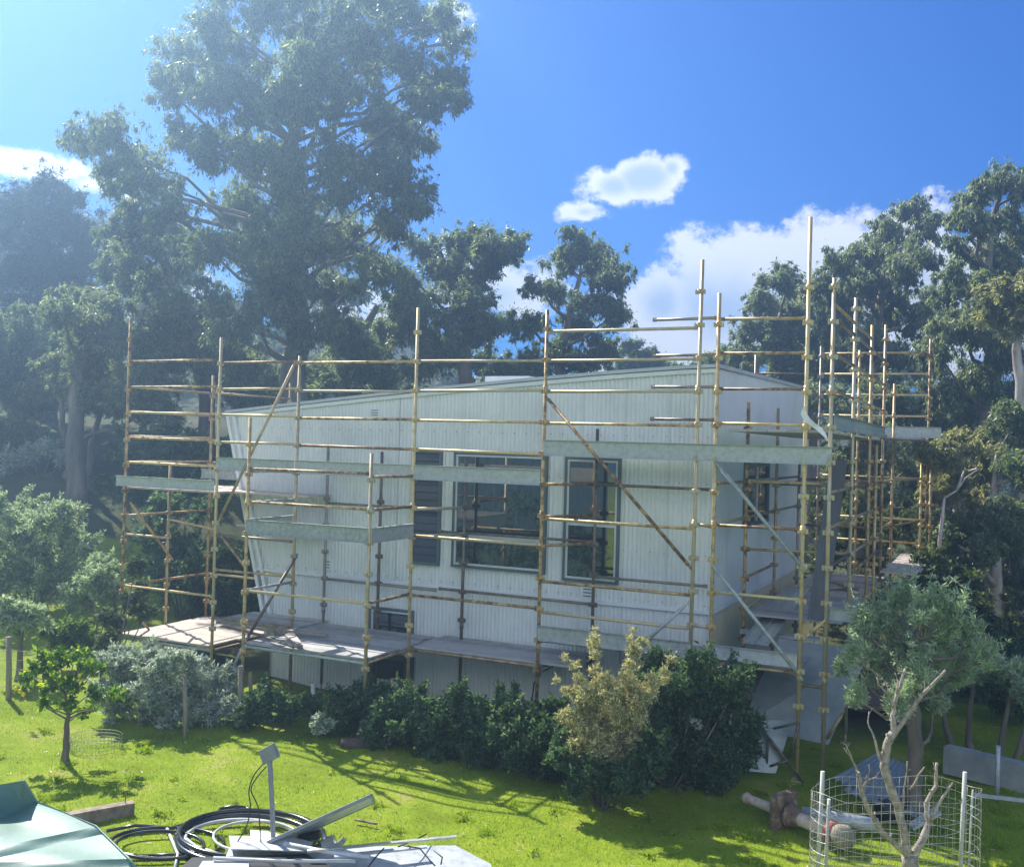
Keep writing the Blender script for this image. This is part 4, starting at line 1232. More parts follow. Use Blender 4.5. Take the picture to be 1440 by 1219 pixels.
# lower platform, far right under scaffold
mb = MB()
q = atZ(1205, 1030, .0)
mb.box(q + Vector((0, 1.8, .25)), Vector((1.5, -.3, 0)), Vector((.2, .9, 0)), UP * .05)
for (dx, dy) in ((-1.2, -.4), (1.2, -.9), (-1.2, .8), (1.2, .4)):
    mb.box(q + Vector((dx, 1.8 + dy, .1)), Vector((.05, 0, 0)), Vector((0, .05, 0)), UP * .1)
tag(mb.build('timber_platform', M['timber'], None), 'low dark timber platform behind the sheets of zinc', 'platform')
# white rag tied to pole
mb = MB()
rag = [(1131, 572, 4), (1129, 580, 6), (1135, 590, 7), (1143, 597, 6), (1152, 603, 6), (1160, 612, 4), (1164, 620, 2)]
vs = []; fs = []
for i, (x, y, w) in enumerate(rag):
    vs += [FP(x - w * .5, y + w * .35, .06 + .05 * math.sin(i * 1.7)), FP(x + w * .5, y - w * .35, .06 + .05 * math.cos(i * 2.1))]
    if i: fs.append((2 * i - 2, 2 * i - 1, 2 * i + 1, 2 * i))
m0 = len(vs)
vs += [v + N * .01 for v in vs]; fs += [tuple(m0 + j for j in f[::-1]) for f in fs]
mb.add(vs, fs, True)
tag(mb.build('white_rag', M['rag'], None), 'white rag tied to the tallest scaffold pole and blowing sideways', 'rag')
# black hose on wall by middle pole
mb = MB(); hp = [(800, 925), (780, 935), (762, 945), (751, 960), (748, 985)]
mb.path([FP(x, y, -.4) for x, y in hp], .012, 6)
tag(mb.build('black_hose', M['black'], None), 'thin black hose hanging below the middle deck bay', 'hose')

# ------------------------------------------------------------------ posts, logs, beam
def post(px, y0, y1, w, lab, mat='post', lean=0, rnd=True):
    b0 = gb(px, y1); D_ = b0.y; t_ = atY(px + lean, y0, D_)
    mb = MB()
    mb.path([b0 - UP * .05, b0.lerp(t_, .5) + Vector((.008, 0, 0)), t_], [w, w * .96, w * .9], 10)
    return tag(mb.build('timber_post', M[mat], None), lab, 'post', 'posts between the lawn and the house')


post(260, 952, 1037, .034, 'thin weathered post left of the tall one at the edge of the lawn')
post(338, 936, 1022, .045, 'tallest weathered post, in front of the first dark shrub')
post(440, 960, 1020, .04, 'pale painted post with a wire loop on its top', 'pale_post')
post(352, 945, 1005, .035, 'short post standing just behind the tallest post')
post(551, 953, 1018, .04, 'short timber post poking out of the shrubs below the doorway')
post(648, 972, 1025, .05, 'stubby pale post poking out of the dark shrubs', 'pale_post')
post(12, 895, 985, .05, 'dark fence post at the left edge beside the citrus tree')
pw = gb(440, 1020); t_ = atY(437, 957, pw.y)
mb = MB(); mb.path([t_ + Vector((.05 * math.cos(a_ * .6), 0, .03 * math.sin(a_ * .6))) for a_ in range(10)], .006, 6)
tag(mb.build('wire_loop', M['wire'], None), 'loop of wire on top of the pale painted post', 'wire loop')
# wire fence at left
fence = thing('wire_fence', gb(40, 985), 'sagging wire fence behind the citrus tree', 'fence')
for k, y in enumerate([915, 928, 941, 954, 966]):
    b0 = gb(12, 985); mb = MB()
    mb.path([atY(-30, y - 2, b0.y - .2), atY(12, y, b0.y), atY(60, y + 1, b0.y + .25), atY(120, y + 1, b0.y + .5), atY(170, y + 4, b0.y + .7)], .004, 5)
    mb.build('wire', M['darkwire'], fence)
b0 = gb(165, 1000); mb = MB(); mb.tube(b0, b0 + UP * 1.0, .02); mb.build('picket', M['darkwire'], fence)
mb = MB(); b0 = gb(60, 985); mb.tube(b0, b0 + UP * .9, .015); mb.build('picket', M['darkwire'], fence)
# logs
for i, (a0, a1, r_, lab) in enumerate([((480, 1046), (552, 1044), .085, 'front dark log of the pile at the edge of the shade'), ((500, 1036), (560, 1037), .08, 'back dark log of the pile at the edge of the shade'), ((505, 1028), (550, 1027), .075, 'dark log lying topmost on the pile at the edge of the shade')]):
    z = r_ + (.13 if i == 2 else 0)
    p = atZ(a0[0], a0[1], z); q = atZ(a1[0], a1[1], z)
    mb = MB(); n_ = 7; pp = []
    for k in range(n_): pp.append(p.lerp(q, k / (n_ - 1)) + Vector((0, rr3.uniform(-.02, .02), rr3.uniform(-.012, .012))))
    mb.path(pp, [r_ * rr3.uniform(.85, 1.1) for _ in pp], 9)
    tag(mb.build('log', M['log'], None), lab, 'log', 'logs piled at the edge of the shade')
mb = MB(); p = atZ(500, 1050, .03); q = atZ(525, 1051, .02); mb.beam(p, q, .07, .02)
tag(mb.build('bark_strip', M['ply'], None), 'pale strip of wood in front of the log pile', 'wood strip')
# timber beam with eye bolt
p = atZ(90, 1153, .08); q = atZ(187, 1135, .08)
mb = MB(); mb.beam(p, q, .13, .15); 
bm = tag(mb.build('timber_beam', M['timber'], None), 'squared timber beam with an eye bolt lying on the lawn', 'beam')
c = atZ(176, 1128, .155); mb = MB(); mb.tube(c, c + UP * .09, .006)
mb.path([c + UP * .115 + Vector((.025 * math.cos(a_ * math.pi / 6), 0, .025 * math.sin(a_ * math.pi / 6))) for a_ in range(12)], .006, 6, closed=True)
mb.build('eye_bolt', M['black'], bm)
# small wire ring guard lying on lawn
ring = thing('wire_guard', gb(135, 1052), 'low ring of wire netting on the lawn beside the citrus tree', 'wire guard')
mb = MB(); cc = gb(135, 1052)
for k in range(5):
    mb.path([cc + Vector((.37 * math.cos(a_ * math.pi / 12), .32 * math.sin(a_ * math.pi / 12), .02 + k * .05)) for a_ in range(24)], .0028, 4, closed=True)
for a_ in range(40):
    an = a_ * math.pi / 20; mb.tube(cc + Vector((.37 * math.cos(an), .32 * math.sin(an), 0)), cc + Vector((.37 * math.cos(an), .32 * math.sin(an), .23)), .002, seg=4)
mb.build('netting', M['darkwire'], ring)

# ------------------------------------------------------------------ green ribbed shell, lower left
# (edge pixel, z) pairs down the outer rim and matching inner points to the left
rim = [((33, 1097), 1.25), ((52, 1128), .97), ((135, 1162), .93), ((145, 1172), .88), ((181, 1207), .86), ((192, 1221), .80), ((215, 1262), .5)]
inn = [((-20, 1106), 1.25), ((-20, 1159), .97), ((-20, 1194), .93), ((-20, 1209.5), .88), ((-20, 1212.5), .86), ((-20, 1230), .80), ((-20, 1300), .5)]
mb = MB()
vs = [atZ(p[0], p[1], z) for p, z in rim] + [atZ(p[0], p[1], z) for p, z in inn]
nr = len(rim)
low = [Vector((v.x - .1, v.y, 0)) for v in vs[:nr]]
for i in range(nr - 1):
    K_ = 14; gv = []
    for j in range(K_ + 1):
        f = j / K_
        for h_ in range(5):
            e = h_ / 4; sw = .012 * math.sin(f * 7 + i) * math.sin(e * math.pi)
            gv.append((vs[i].lerp(vs[i + 1], e)).lerp(vs[nr + i].lerp(vs[nr + i + 1], e), f) + UP * sw)
    mb.add(gv, [(5 * j + h_, 5 * j + h_ + 1, 5 * j + h_ + 6, 5 * j + h_ + 5) for j in range(K_) for h_ in range(4)], True)
mb.add(vs[:nr] + low, [(i, nr + i, nr + i + 1, i + 1) for i in range(nr - 1)])
# rear side
mb.add([vs[0], vs[nr], Vector((vs[nr].x, vs[nr].y, 0)), low[0]], [(0, 1, 2, 3)])
gp = tag(mb.build('green_tank_lid', M['greenpoly'], None), 'ribbed pale green plastic tank top in the bottom left corner', 'tank')
mb = MB()
mb.path([v + Vector((.0, 0, .004)) for v in vs[:nr]], .012, 8)
mb.build('rim', M['greenpoly'], gp)

# ------------------------------------------------------------------ foreground junk pile
# coils of black pipe
def ellipse_path(cx, cy, rx_, ry_, a0, a1, z, n_=36, jit=0, rot=0.0):
    out_ = []
    for k in range(n_ + 1):
        a_ = a0 + (a1 - a0) * k / n_
        x = cx + rx_ * math.cos(a_) * math.cos(rot) - ry_ * math.sin(a_) * math.sin(rot)
        y = cy + rx_ * math.cos(a_) * math.sin(rot) + ry_ * math.sin(a_) * math.cos(rot)
        out_.append(atZ(x, y, z + jit * math.sin(3 * a_)))
    return out_


coil = thing('pipe_coil', gb(330, 1180), 'heap of coiled black poly pipe on the lawn', 'pipe coil')
for (cx_, cy_, rx_, ry_, r_, z, mt) in [(352, 1176, 104, 36, .032, .05, 'blackpipe'), (345, 1180, 96, 34, .03, .09, 'blackpipe'), (350, 1172, 98, 33, .028, .13, 'blackpipe'), (340, 1180, 80, 28, .022, .06, 'greypipe'),
                                      (235, 1185, 80, 22, .022, .04, 'blackpipe'), (225, 1188, 62, 20, .02, .07, 'blackpipe'), (360, 1176, 60, 22, .016, .1, 'greypipe'), (330, 1140, 22, 6, .022, .06, 'blackpipe')]:
    mb = MB(); mb.path(ellipse_path(cx_, cy_, rx_, ry_, 0, 2 * math.pi, z, 44, .01)[:-1], r_, 8, closed=True)
    mb.build('pipe_loop', M[mt], coil)
for i, (pp, r_, mt, lab) in enumerate([([(150, 1168), (190, 1160), (240, 1164), (290, 1150), (350, 1140), (400, 1150)], .02, 'blackpipe', 'black pipe leading left out of the coil'),
                                   ([(250, 1170), (275, 1190), (320, 1205), (380, 1206)], .022, 'greypipe', 'pale conduit curving out of the coil to the right'),
                                   ([(178, 1203), (240, 1201), (300, 1204), (350, 1207)], .016, 'blackpipe', 'straight black pipe lying below the coil'),
                                   ([(235, 1165), (250, 1200), (245, 1225)], .018, 'greypipe', 'short pale conduit bending out of the frame by the coil'),
                                   ([(500, 1152), (525, 1157), (530, 1158)], .015, 'rust', 'thin rusty rod lying right of the tilted panel')]):
    mb = MB(); mb.path([atZ(x, y, .05) for x, y in pp], r_, 8)
    tag(mb.build('loose_pipe', M[mt], None), lab, 'pipe', 'loose pipes on the lawn')
# white sheets and frames at the bottom
sheet('flat_panel', [atZ(322, 1192, .16), atZ(640, 1188, .16), atZ(690, 1214, .14), atZ(700, 1250, .14), atZ(300, 1250, .14)], .03, 'whitesheet', 'large pale metal sheet lying at the bottom of the photo', 'metal sheet')
sheet('flat_panel', [atZ(322, 1176, .22), atZ(352, 1177, .22), atZ(352, 1168, .26), atZ(375, 1170, .26), atZ(440, 1185, .24), atZ(430, 1198, .24), atZ(325, 1195, .24)], .02, 'whitesheet', 'small folded pale sheet at the foot of the short mast', 'metal sheet')
sheet('flat_panel', [atZ(270, 1205, .2), atZ(430, 1200, .2), atZ(480, 1225, .2), atZ(230, 1240, .2)], .03, 'black', 'black flat panel at the bottom edge of the photo', 'panel')
sheet('flat_panel', [atZ(285, 1210, .24), atZ(350, 1208, .24), atZ(350, 1245, .24), atZ(262, 1245, .24)], .02, 'whitesheet', 'small white square on the black panel', 'metal sheet')
for i, (a0, a1, z0, z1, w, mt, lab) in enumerate([((432, 1196), (642, 1176), .3, .42, .05, 'alu', 'long aluminium rail rising to the right over the pale sheet'),
                                              ((300, 1206), (500, 1210), .27, .27, .04, 'greypipe', 'white tube lying across the black panel'),
                                              ((400, 1186), (520, 1204), .32, .3, .05, 'greypipe', 'curved white tube under the tilted panel'),
                                              ((470, 1204), (600, 1190), .28, .28, .06, 'whitesheet', 'pale flat bar lying under the aluminium rail')]):
    p = atZ(*a0, z0); q = atZ(*a1, z1); mb = MB()
    if 'tube' in lab: mb.path([p, p.lerp(q, .5) - UP * .02, q], w / 2, 8)
    else: mb.beam(p, q, w, .02)
    tag(mb.build('metal_rail', M[mt], None), lab, 'rail')
# tilted panel
tp = thing('tilted_panel', atZ(450, 1200, .0), 'flat rectangular antenna panel tilted up on a bracket beside the short mast', 'antenna')
Aa = atY(386, 1190, 11.75); Bb = atY(526, 1127, 11.5)
wv = Vector((.02, -.42, .215))
nn = (Bb - Aa).cross(wv).normalized()
mb = MB(); mb.box((Aa + Bb) / 2 + wv / 2, (Bb - Aa) / 2, wv / 2, nn * .012); mb.build('panel', M['whitesheet'], tp)
mb = MB()
for e in (0, 1):
    mb.beam(Aa + wv * e, Bb + wv * e, .03, .035)
mb.beam(Aa, Aa + wv, .03, .035); mb.beam(Bb, Bb + wv, .03, .035); mb.build('panel_frame', M['panel'], tp)
mid = (Aa + Bb) / 2 + wv * .25 - UP * .05
mb = MB(); mb.tube(mid - UP * .02, mid + Vector((.08, -.05, -.28)), .03); mb.box(mid + Vector((.08, -.03, -.15)), Vector((.07, 0, .02)), Vector((0, .06, 0)), Vector((-.015, 0, .05))); mb.box(mid + Vector((.2, 0, -.17)), Vector((.05, 0, .05)), Vector((0, .03, 0)), Vector((-.02, 0, .02))); mb.build('bracket', M['alu'], tp)
mb = MB(); mb.box(mid + Vector((-.15, .05, -.12)), Vector((.12, 0, .03)), Vector((0, .06, 0)), Vector((-.01, 0, .03))); mb.build('motor_box', M['black'], tp)
# mast with box
b0 = atZ(388, 1196, .12); Dm = b0.y
ms = thing('short_mast', Vector((b0.x, b0.y, 0)), 'short grey bent mast carrying a small square box with black cables', 'mast')
mp = [(379, 1062), (381, 1100), (383, 1140), (384, 1175), (386, 1186), (392, 1194), (402, 1197)]
mb = MB(); mb.path([atY(x, y, Dm) for x, y in mp] + [atY(420, 1200, Dm - .2)], .028, 10); mb.build('pole', M['panel'], ms)
cb = atY(378, 1062, Dm - .02)
ax = Vector((.105, -.02, .075)); ay = Vector((.0, .06, .04)); 
az = ax.cross(ay).normalized() * .02
e1 = Vector((.085, -.03, .055)); e2 = Vector((-.03, .0, .075)); e3 = e1.cross(e2).normalized() * .02
mb = MB(); mb.box(cb + UP * .02, e1, e2 , e3); bx_ = mb.build('junction_box', M['panel'], ms)
mb = MB(); mb.box(cb + UP * .02 - e3 * 2.2 + Vector((.02, 0, -.02)), e1 * .8, e2 * .8, e3 * .4); mb.build('side_plate', M['whitesheet'], ms)
for (pp) in ([(370, 1074), (357, 1090), (350, 1112), (352, 1135), (345, 1165), (322, 1200), (310, 1222)], [(374, 1078), (362, 1092), (353, 1110), (363, 1135), (366, 1170), (370, 1205), (385, 1225)]):
    mb = MB(); P3 = [atY(x, y, Dm - .08) for x, y in pp]
    sm = []
    for i in range(len(P3) - 1):
        a_, b2, c_, d_ = P3[max(i - 1, 0)], P3[i], P3[i + 1], P3[min(i + 2, len(P3) - 1)]
        for k in range(5):
            t = k / 5
            sm.append(.5 * ((2 * b2) + (c_ - a_) * t + (2 * a_ - 5 * b2 + 4 * c_ - d_) * t * t + (3 * b2 - a_ - 3 * c_ + d_) * t ** 3))
    mb.path(sm, .007, 6); mb.build('cable', M['black'], ms)
# tangle of cable ties / clamps on rail
for i, (pp, lab) in enumerate([([(565, 1188), (590, 1192), (605, 1210), (612, 1217)], 'black cable trailing from the aluminium rail to the right'), ([(540, 1192), (528, 1205), (515, 1222)], 'black cable hanging from the middle of the aluminium rail'), ([(560, 1190), (585, 1180), (600, 1172)], 'thin black tie standing up from the aluminium rail'), ([(610, 1195), (622, 1205), (620, 1215)], 'short black plug end lying on the pale sheet')]):
    mb = MB(); mb.path([atZ(x, y, .36 - .05 * k) for k, (x, y) in enumerate(pp)], .008, 6)
    tag(mb.build('black_cable', M['black'], None), lab, 'cable')

# ------------------------------------------------------------------ caged pruned tree, lower right
cg = atZ(1256, 1252, 0)
Dg = cg.y
cage = thing('wire_cage', cg, 'round galvanised wire cage on steel posts around the pruned tree', 'wire cage')
Rg = .90


def cgp(a_, z, jit=0): return cg + Vector((Rg * math.cos(a_) * (1 + jit), Rg * .6 * math.sin(a_) * (1 + jit), z))


rg = random.Random(12)
hl = [.05 + .104 * k for k in range(11)]
ph = [rg.uniform(0, 6) for _ in hl]
sag = lambda a_, z, p: .02 * math.sin(5 * a_ + p) * (z / 1.2 + .3) + .06 * math.sin(a_ * 1.0 + 2.2) * (z / 1.2)
mb = MB()
for z, p in zip(hl, ph):
    mb.path([cgp(a_ * math.pi / 36, z + sag(a_ * math.pi / 36, z, p)) for a_ in range(72)], .0028, 5, closed=True)
mb.build('horizontal_wires', M['wire'], cage)
mb = MB()
for k in range(58):
    a_ = k * 2 * math.pi / 58
    mb.path([cgp(a_, .0)] + [cgp(a_ + rg.uniform(-.006, .006), z + sag(a_, z, p)) for z, p in zip(hl[1::3], ph[1::3])] + [cgp(a_, hl[-1] + sag(a_, hl[-1], ph[-1]))], .002, 4)
mb.build('vertical_wires', M['wire'], cage)
for (x, y0, w) in [(1157, 1084, .022), (1166, 1123, .018), (1357, 1085, .022), (1368, 1110, .012)]:
    t_ = atY(x, y0, Dg - .1 if x != 1368 else Dg + .2); mb = MB()
    b_0 = Vector((t_.x - .03, t_.y, 0)); mb.tube(b_0, t_, w, seg=8); mb.build('post', M['pale_post'], cage)
pt = thing('pruned_tree', cg + Vector((.15, 0, 0)), 'bare hard pruned tree with cut limbs inside the wire cage', 'tree')
mb = MB()


def limb(pp, r0, r1, dd=0.0, tw=True, rnd=rg):
    n_ = len(pp); P3 = []; RR = []
    for i in range(n_ - 1):
        for k in range(3):
            f = k / 3
            x = pp[i][0] * (1 - f) + pp[i + 1][0] * f + rnd.uniform(-1, 1); y = pp[i][1] * (1 - f) + pp[i + 1][1] * f
            tt = (i + f) / (n_ - 1)
            P3.append(atY(x, y, Dg + dd * tt)); RR.append((r0 * (1 - tt) + r1 * tt) * rnd.uniform(.9, 1.12))
    P3.append(atY(*pp[-1], Dg + dd)); RR.append(r1)
    mb.path(P3, RR, 9)
    if tw:
        for k in range(2, len(P3) - 1, 3):
            e = P3[k] + Vector((rnd.uniform(-.06, .06), rnd.uniform(-.04, .04), rnd.uniform(.02, .08)))
            mb.path([P3[k], e], [RR[k] * .5, RR[k] * .3], 6)


limb([(1285, 1262), (1280, 1225), (1277, 1203)], .11, .075, 0, False)
limb([(1277, 1205), (1270, 1165), (1262, 1130), (1250, 1100), (1243, 1078), (1248, 1045), (1256, 1030)], .05, .042, 0, True)
limb([(1256, 1032), (1256, 1005), (1258, 990), (1265, 965), (1273, 940)], .03, .013, .1)
limb([(1256, 1034), (1272, 1012), (1284, 993), (1298, 975), (1312, 962), (1330, 942)], .028, .014, -.1)
limb([(1243, 1080), (1236, 1060), (1228, 1032)], .02, .01, .05)
limb([(1228, 1034), (1220, 1015), (1222, 1000)], .01, .005, .1)
limb([(1257, 992), (1248, 975), (1236, 962), (1233, 952)], .014, .007, .1)
limb([(1250, 980), (1247, 960)], .009, .005, 0, False)
limb([(1262, 975), (1262, 955)], .012, .007, .05, False)
limb([(1272, 1198), (1240, 1170), (1222, 1140), (1210, 1105), (1207, 1085)], .034, .02, -.15)
limb([(1208, 1085), (1196, 1065), (1187, 1052)], .013, .005, -.2)
limb([(1212, 1108), (1222, 1096), (1234, 1092)], .014, .007, -.1)
limb([(1222, 1100), (1222, 1075)], .008, .004, -.1, False)
limb([(1284, 1205), (1298, 1180), (1306, 1155), (1302, 1130), (1316, 1105), (1317, 1072)], .045, .013, .1)
limb([(1308, 1155), (1322, 1125), (1340, 1100)], .022, .01, 0)
limb([(1270, 1150), (1271, 1110), (1276, 1070)], .012, .007, -.1)
limb([(1280, 1110), (1292, 1090), (1300, 1078)], .012, .008, -.1, False)
limb([(1207, 1086), (1200, 1070), (1192, 1052), (1188, 1046)], .01, .004, -.1)
limb([(1260, 985), (1262, 960), (1258, 945)], .007, .003, .1, False)
limb([(1300, 975), (1300, 958)], .008, .005, 0, False)
limb([(1316, 1085), (1312, 1072)], .008, .005, 0, False)
mb.build('trunk', M['prunebark'], pt)

# ------------------------------------------------------------------ column, pipes, zinc sheets
col = thing('cast_column', atZ(1110, 1160, 0), 'old cast column with a square plate lying on the lawn', 'column')
pA = atZ(1046, 1120, .2); pB = atZ(1196, 1180, .17)
dC = (pB - pA).normalized(); sC = dC.cross(UP).normalized()
mb = MB(); q = [pA + dC * t for t in (0, .03, .08, .13, .6, 1.3)]
L_ = (pB - pA).length
mb.path([pA, pA + dC * .04, pA + dC * .07, pA + dC * .1, pA + dC * L_ * .42, pA + dC * L_ * .8], [.05, .075, .075, .055, .075, .09], 16); mb.build('shaft', M['ruddy'], col)
c0 = pA + dC * (L_ * .40)
mb = MB(); mb.box(c0 + UP * .03, dC * .035, sC * .22, UP * .21); mb.box(c0 + UP * .235, dC * .05, sC * .205, UP * .018); mb.box(c0 + UP * .03 + sC * .195, dC * .05, sC * .018, UP * .18); mb.build('square_plate', M['rust'], col)
mb = MB(); mb.path([c0 + dC * .08, c0 + dC * .12, c0 + dC * .15, c0 + dC * .25], [.15, .15, .12, .09], 20); mb.build('boss', M['rust'], col)
c1 = pA + dC * L_ * .80
mb = MB(); mb.path([c1, c1 + dC * .02, c1 + dC * .09, c1 + dC * .11], [.09, .125, .125, .1], 18); mb.build('collar', M['red'], col)
mb = MB(); mb.path([c1 + dC * .1, c1 + dC * .16, c1 + dC * .24, c1 + dC * .30, c1 + dC * .33], [.10, .13, .145, .12, .06], 18); mb.build('bulb', M['post'], col)
# white pipe behind
p = atZ(1128, 1143, .12); q = atZ(1235, 1160, .12)
mb = MB(); mb.path([p, p.lerp(q, .5), q], .085, 16); tag(mb.build('downpipe', M['whitesheet'], None), 'thick pale pipe lying behind the old column', 'pipe')
# zinc sheets
def corr_sheet(corners, name, lab, mat='corr', pitch=.09, amp=.012):
    a0, a1, a2, a3 = corners            # a0-a1 across the corrugations, a3-a2 opposite
    n_ = int((a1 - a0).length / pitch * 5); nrm = (a1 - a0).cross(a3 - a0).normalized()
    mb = MB(); vs = []; fs = []
    for i in range(n_ + 1):
        f = i / n_; d = nrm * amp * math.sin(f * (a1 - a0).length / pitch * 2 * math.pi)
        for off in (0, .004):
            vs.append(a0.lerp(a1, f) + d + nrm * off); vs.append(a3.lerp(a2, f) + d + nrm * off)
    for i in range(n_):
        b = 4 * i
        fs += [(b, b + 4, b + 5, b + 1), (b + 2, b + 3, b + 7, b + 6)]
    mb.add(vs, fs, True)
    return tag(mb.build(name, M[mat], None), lab, 'roofing sheet')


Dz = atZ(1230, 1150, 0).y
corr_sheet([atY(1170, 1094, Dz + .3), atY(1262, 1135, Dz - .1), atY(1290, 1078, Dz + .9), atY(1230, 1060, Dz + 1.0)], 'zinc_sheet', 'corrugated zinc sheet tipped up behind the cage, its corner highest')
corr_sheet([atY(1185, 1112, Dz + .1), atY(1290, 1150, Dz - .3), atY(1298, 1090, Dz + .5), atY(1215, 1080, Dz + .6)], 'zinc_sheet', 'corrugated zinc sheet lying lowest behind the cage')
sheet('steel_offcut', [atZ(1278, 1160, .05), atZ(1285, 1168, .05), atZ(1325, 1145, .25), atZ(1318, 1135, .27)], .03, 'whitesheet', 'small bent white offcut beside the zinc sheets', 'offcut')
mb = MB(); q = atZ(1255, 1150, 0); mb.path([q + UP * .0, q + UP * .25], [.22, .2], 18); tag(mb.build('black_tub', M['black'], None), 'black tub under the edge of the zinc sheet', 'tub')
# low wall and rail at the right
p = atZ(1330, 1085, 0); q = atZ(1500, 1128, 0)
mb = MB(); mb.beam(p + UP * .2, q + UP * .2, .2, .4)
tag(mb.build('low_wall', M['concrete'], None), 'low grey concrete wall at the right edge of the lawn', 'wall')
rail = thing('white_rail', atZ(1400, 1118, 0), 'low white rail in front of the grey wall at the right', 'rail')
mb = MB(); mb.beam(atZ(1370, 1117, .16), atZ(1500, 1132, .16), .03, .05); mb.build('bar', M['whitesheet'], rail)
for x in (1402, 1470):
    q = atZ(x, 1125, 0); mb = MB(); mb.tube(q, q + UP * .75, .03); mb.build('post', M['whitesheet'], rail)
# bare limb in the right trees
mb = MB()
for pp in ([(1328, 700), (1345, 690), (1358, 672), (1378, 658)], [(1345, 690), (1352, 672), (1356, 662)]):
    mb.path([atY(x, y, 23) for x, y in pp], [.03, .025, .02, .008][:len(pp)], 6)
mb.path([atY(1328, 700, 23), atY(1322, 760, 23), Vector((atY(1322, 760, 23).x, 23, gzf(9.6, 23)))], [.03, .05, .06], 7)
tag(mb.build('dead_tree', M['palebark'], None), 'bare white dead limb right of the scaffolding', 'dead tree')

# ------------------------------------------------------------------ shed seen in the window panes
sh = thing('corrugated_shed', Vector((-16.5, 3.5, gzf(-16.5, 3.5))), 'pale corrugated shed mirrored in the window panes', 'shed')
mb = MB(); c0 = Vector((-13.8, 7.0, 0)); du = Vector((.62, -.78, 0)); dn = Vector((.78, .62, 0))
n_ = 260; vs = []; fs = []
for i in range(n_ + 1):
    w = -3.2 + 6.8 * i / n_; d = dn * (.02 * math.sin(w * 2 * math.pi / .2))
    vs += [c0 + du * w + d + UP * -1.2, c0 + du * w + d + UP * 6.3]
    if i: fs.append((2 * i - 2, 2 * i, 2 * i + 1, 2 * i - 1))
mb.add(vs, fs, True)
mb.add([c0 + du * -3.2 - UP * 1.2, c0 + du * -3.2 + UP * 6.3, c0 + du * -3.2 - dn * 4 + UP * 6.3, c0 + du * -3.2 - dn * 4 - UP * 1.2], [(0, 1, 2, 3)])
mb.add([c0 + du * 3.6 - UP * 1.2, c0 + du * 3.6 + UP * 6.3, c0 + du * 3.6 - dn * 4 + UP * 6.3, c0 + du * 3.6 - dn * 4 - UP * 1.2], [(0, 1, 2, 3)])
mb.build('wall', M['trim'], sh)
mb = MB(); mb.box(c0 - dn * 2 + UP * 6.4 + du * .2, du * 3.7, dn * 2.3, UP * .06); mb.build('roof', M['roof'], sh)

hc = []
for k in range(9):
    q = c0 + du * (-3.6 + k * .8) + dn * 2.2
    hc.append((q.x, q.y, 1.2 + .5 * math.sin(k * 2.1), .75)); hc.append((q.x + .2, q.y, 2.1 + .7 * math.sin(k * 1.3 + 1), .5))
bush('garden_hedge', 'dark hedge in front of the shed, mirrored in the window panes', c0 + dn * 2.2, hc, 20000, .09, .035, 'shrub', 90)

# ------------------------------------------------------------------ haze
mb = MB(); mb.box((0, 5, 10.5), Vector((129, 0, 0)), Vector((0, 129, 0)), Vector((0, 0, 14.5)))
hz = mb.build('haze', [], None, base=Vector((0, 0, 0)))
tag(hz, 'thin sunlit haze hanging between the trees', 'haze', kind='stuff')
m, nt, out = newmat('haze_air')
v = nd(nt, 'ShaderNodeVolumePrincipled')
v.inputs['Color'].default_value = (.44, .69, 1, 1)
v.inputs['Density'].default_value = .0066
v.inputs['Anisotropy'].default_value = .74
nt.links.new(v.outputs[0], out.inputs['Volume'])
hz.data.materials.append(m)

# ------------------------------------------------------------------ light
SUN_AZ, SUN_EL = R(-38), R(45)         # azimuth measured from +Y towards +X
sd = Vector((math.sin(SUN_AZ) * math.cos(SUN_EL), math.cos(SUN_AZ) * math.cos(SUN_EL), math.sin(SUN_EL)))
sl = bpy.data.lights.new('sun', 'SUN'); sl.energy = 5.0; sl.angle = R(.53); sl.color = (1, .95, .86)
so = bpy.data.objects.new('sun', sl); COL.objects.link(so)
so.rotation_euler = (-sd).to_track_quat('-Z', 'Y').to_euler()

w = bpy.data.worlds.new('World'); S.world = w; w.use_nodes = True
nt = w.node_tree
for n in list(nt.nodes): nt.nodes.remove(n)
out = nd(nt, 'ShaderNodeOutputWorld'); bg = nd(nt, 'ShaderNodeBackground')
sky = nd(nt, 'ShaderNodeTexSky', sky_type='NISHITA'); sky.sun_disc = False
sky.sun_elevation = SUN_EL; sky.sun_rotation = SUN_AZ; sky.altitude = 600
sky.air_density = 1.0; sky.dust_density = .3; sky.ozone_density = 3.0
hs = nd(nt, 'ShaderNodeVectorMath', operation='MULTIPLY'); hs.inputs[1].default_value = (.018, .27, .66)
nt.links.new(sky.outputs[0], hs.inputs[0])
tc = nd(nt, 'ShaderNodeTexCoord')
D = tc.outputs['Generated']


def vmath(op, a, b=None):
    n = nd(nt, 'ShaderNodeVectorMath', operation=op)
    nt.links.new(a, n.inputs[0])
    if b is not None:
        if isinstance(b, tuple): n.inputs[1].default_value = b
        else: nt.links.new(b, n.inputs[1])
    return n.outputs[1] if op == 'LENGTH' else n.outputs[0]


def fmath(op, a, b, c=None):
    n = nd(nt, 'ShaderNodeMath', operation=op)
    for i, x in enumerate((a, b, c)):
        if x is None: continue
        if isinstance(x, (int, float)): n.inputs[i].default_value = x
        else: nt.links.new(x, n.inputs[i])
    return n.outputs[0]


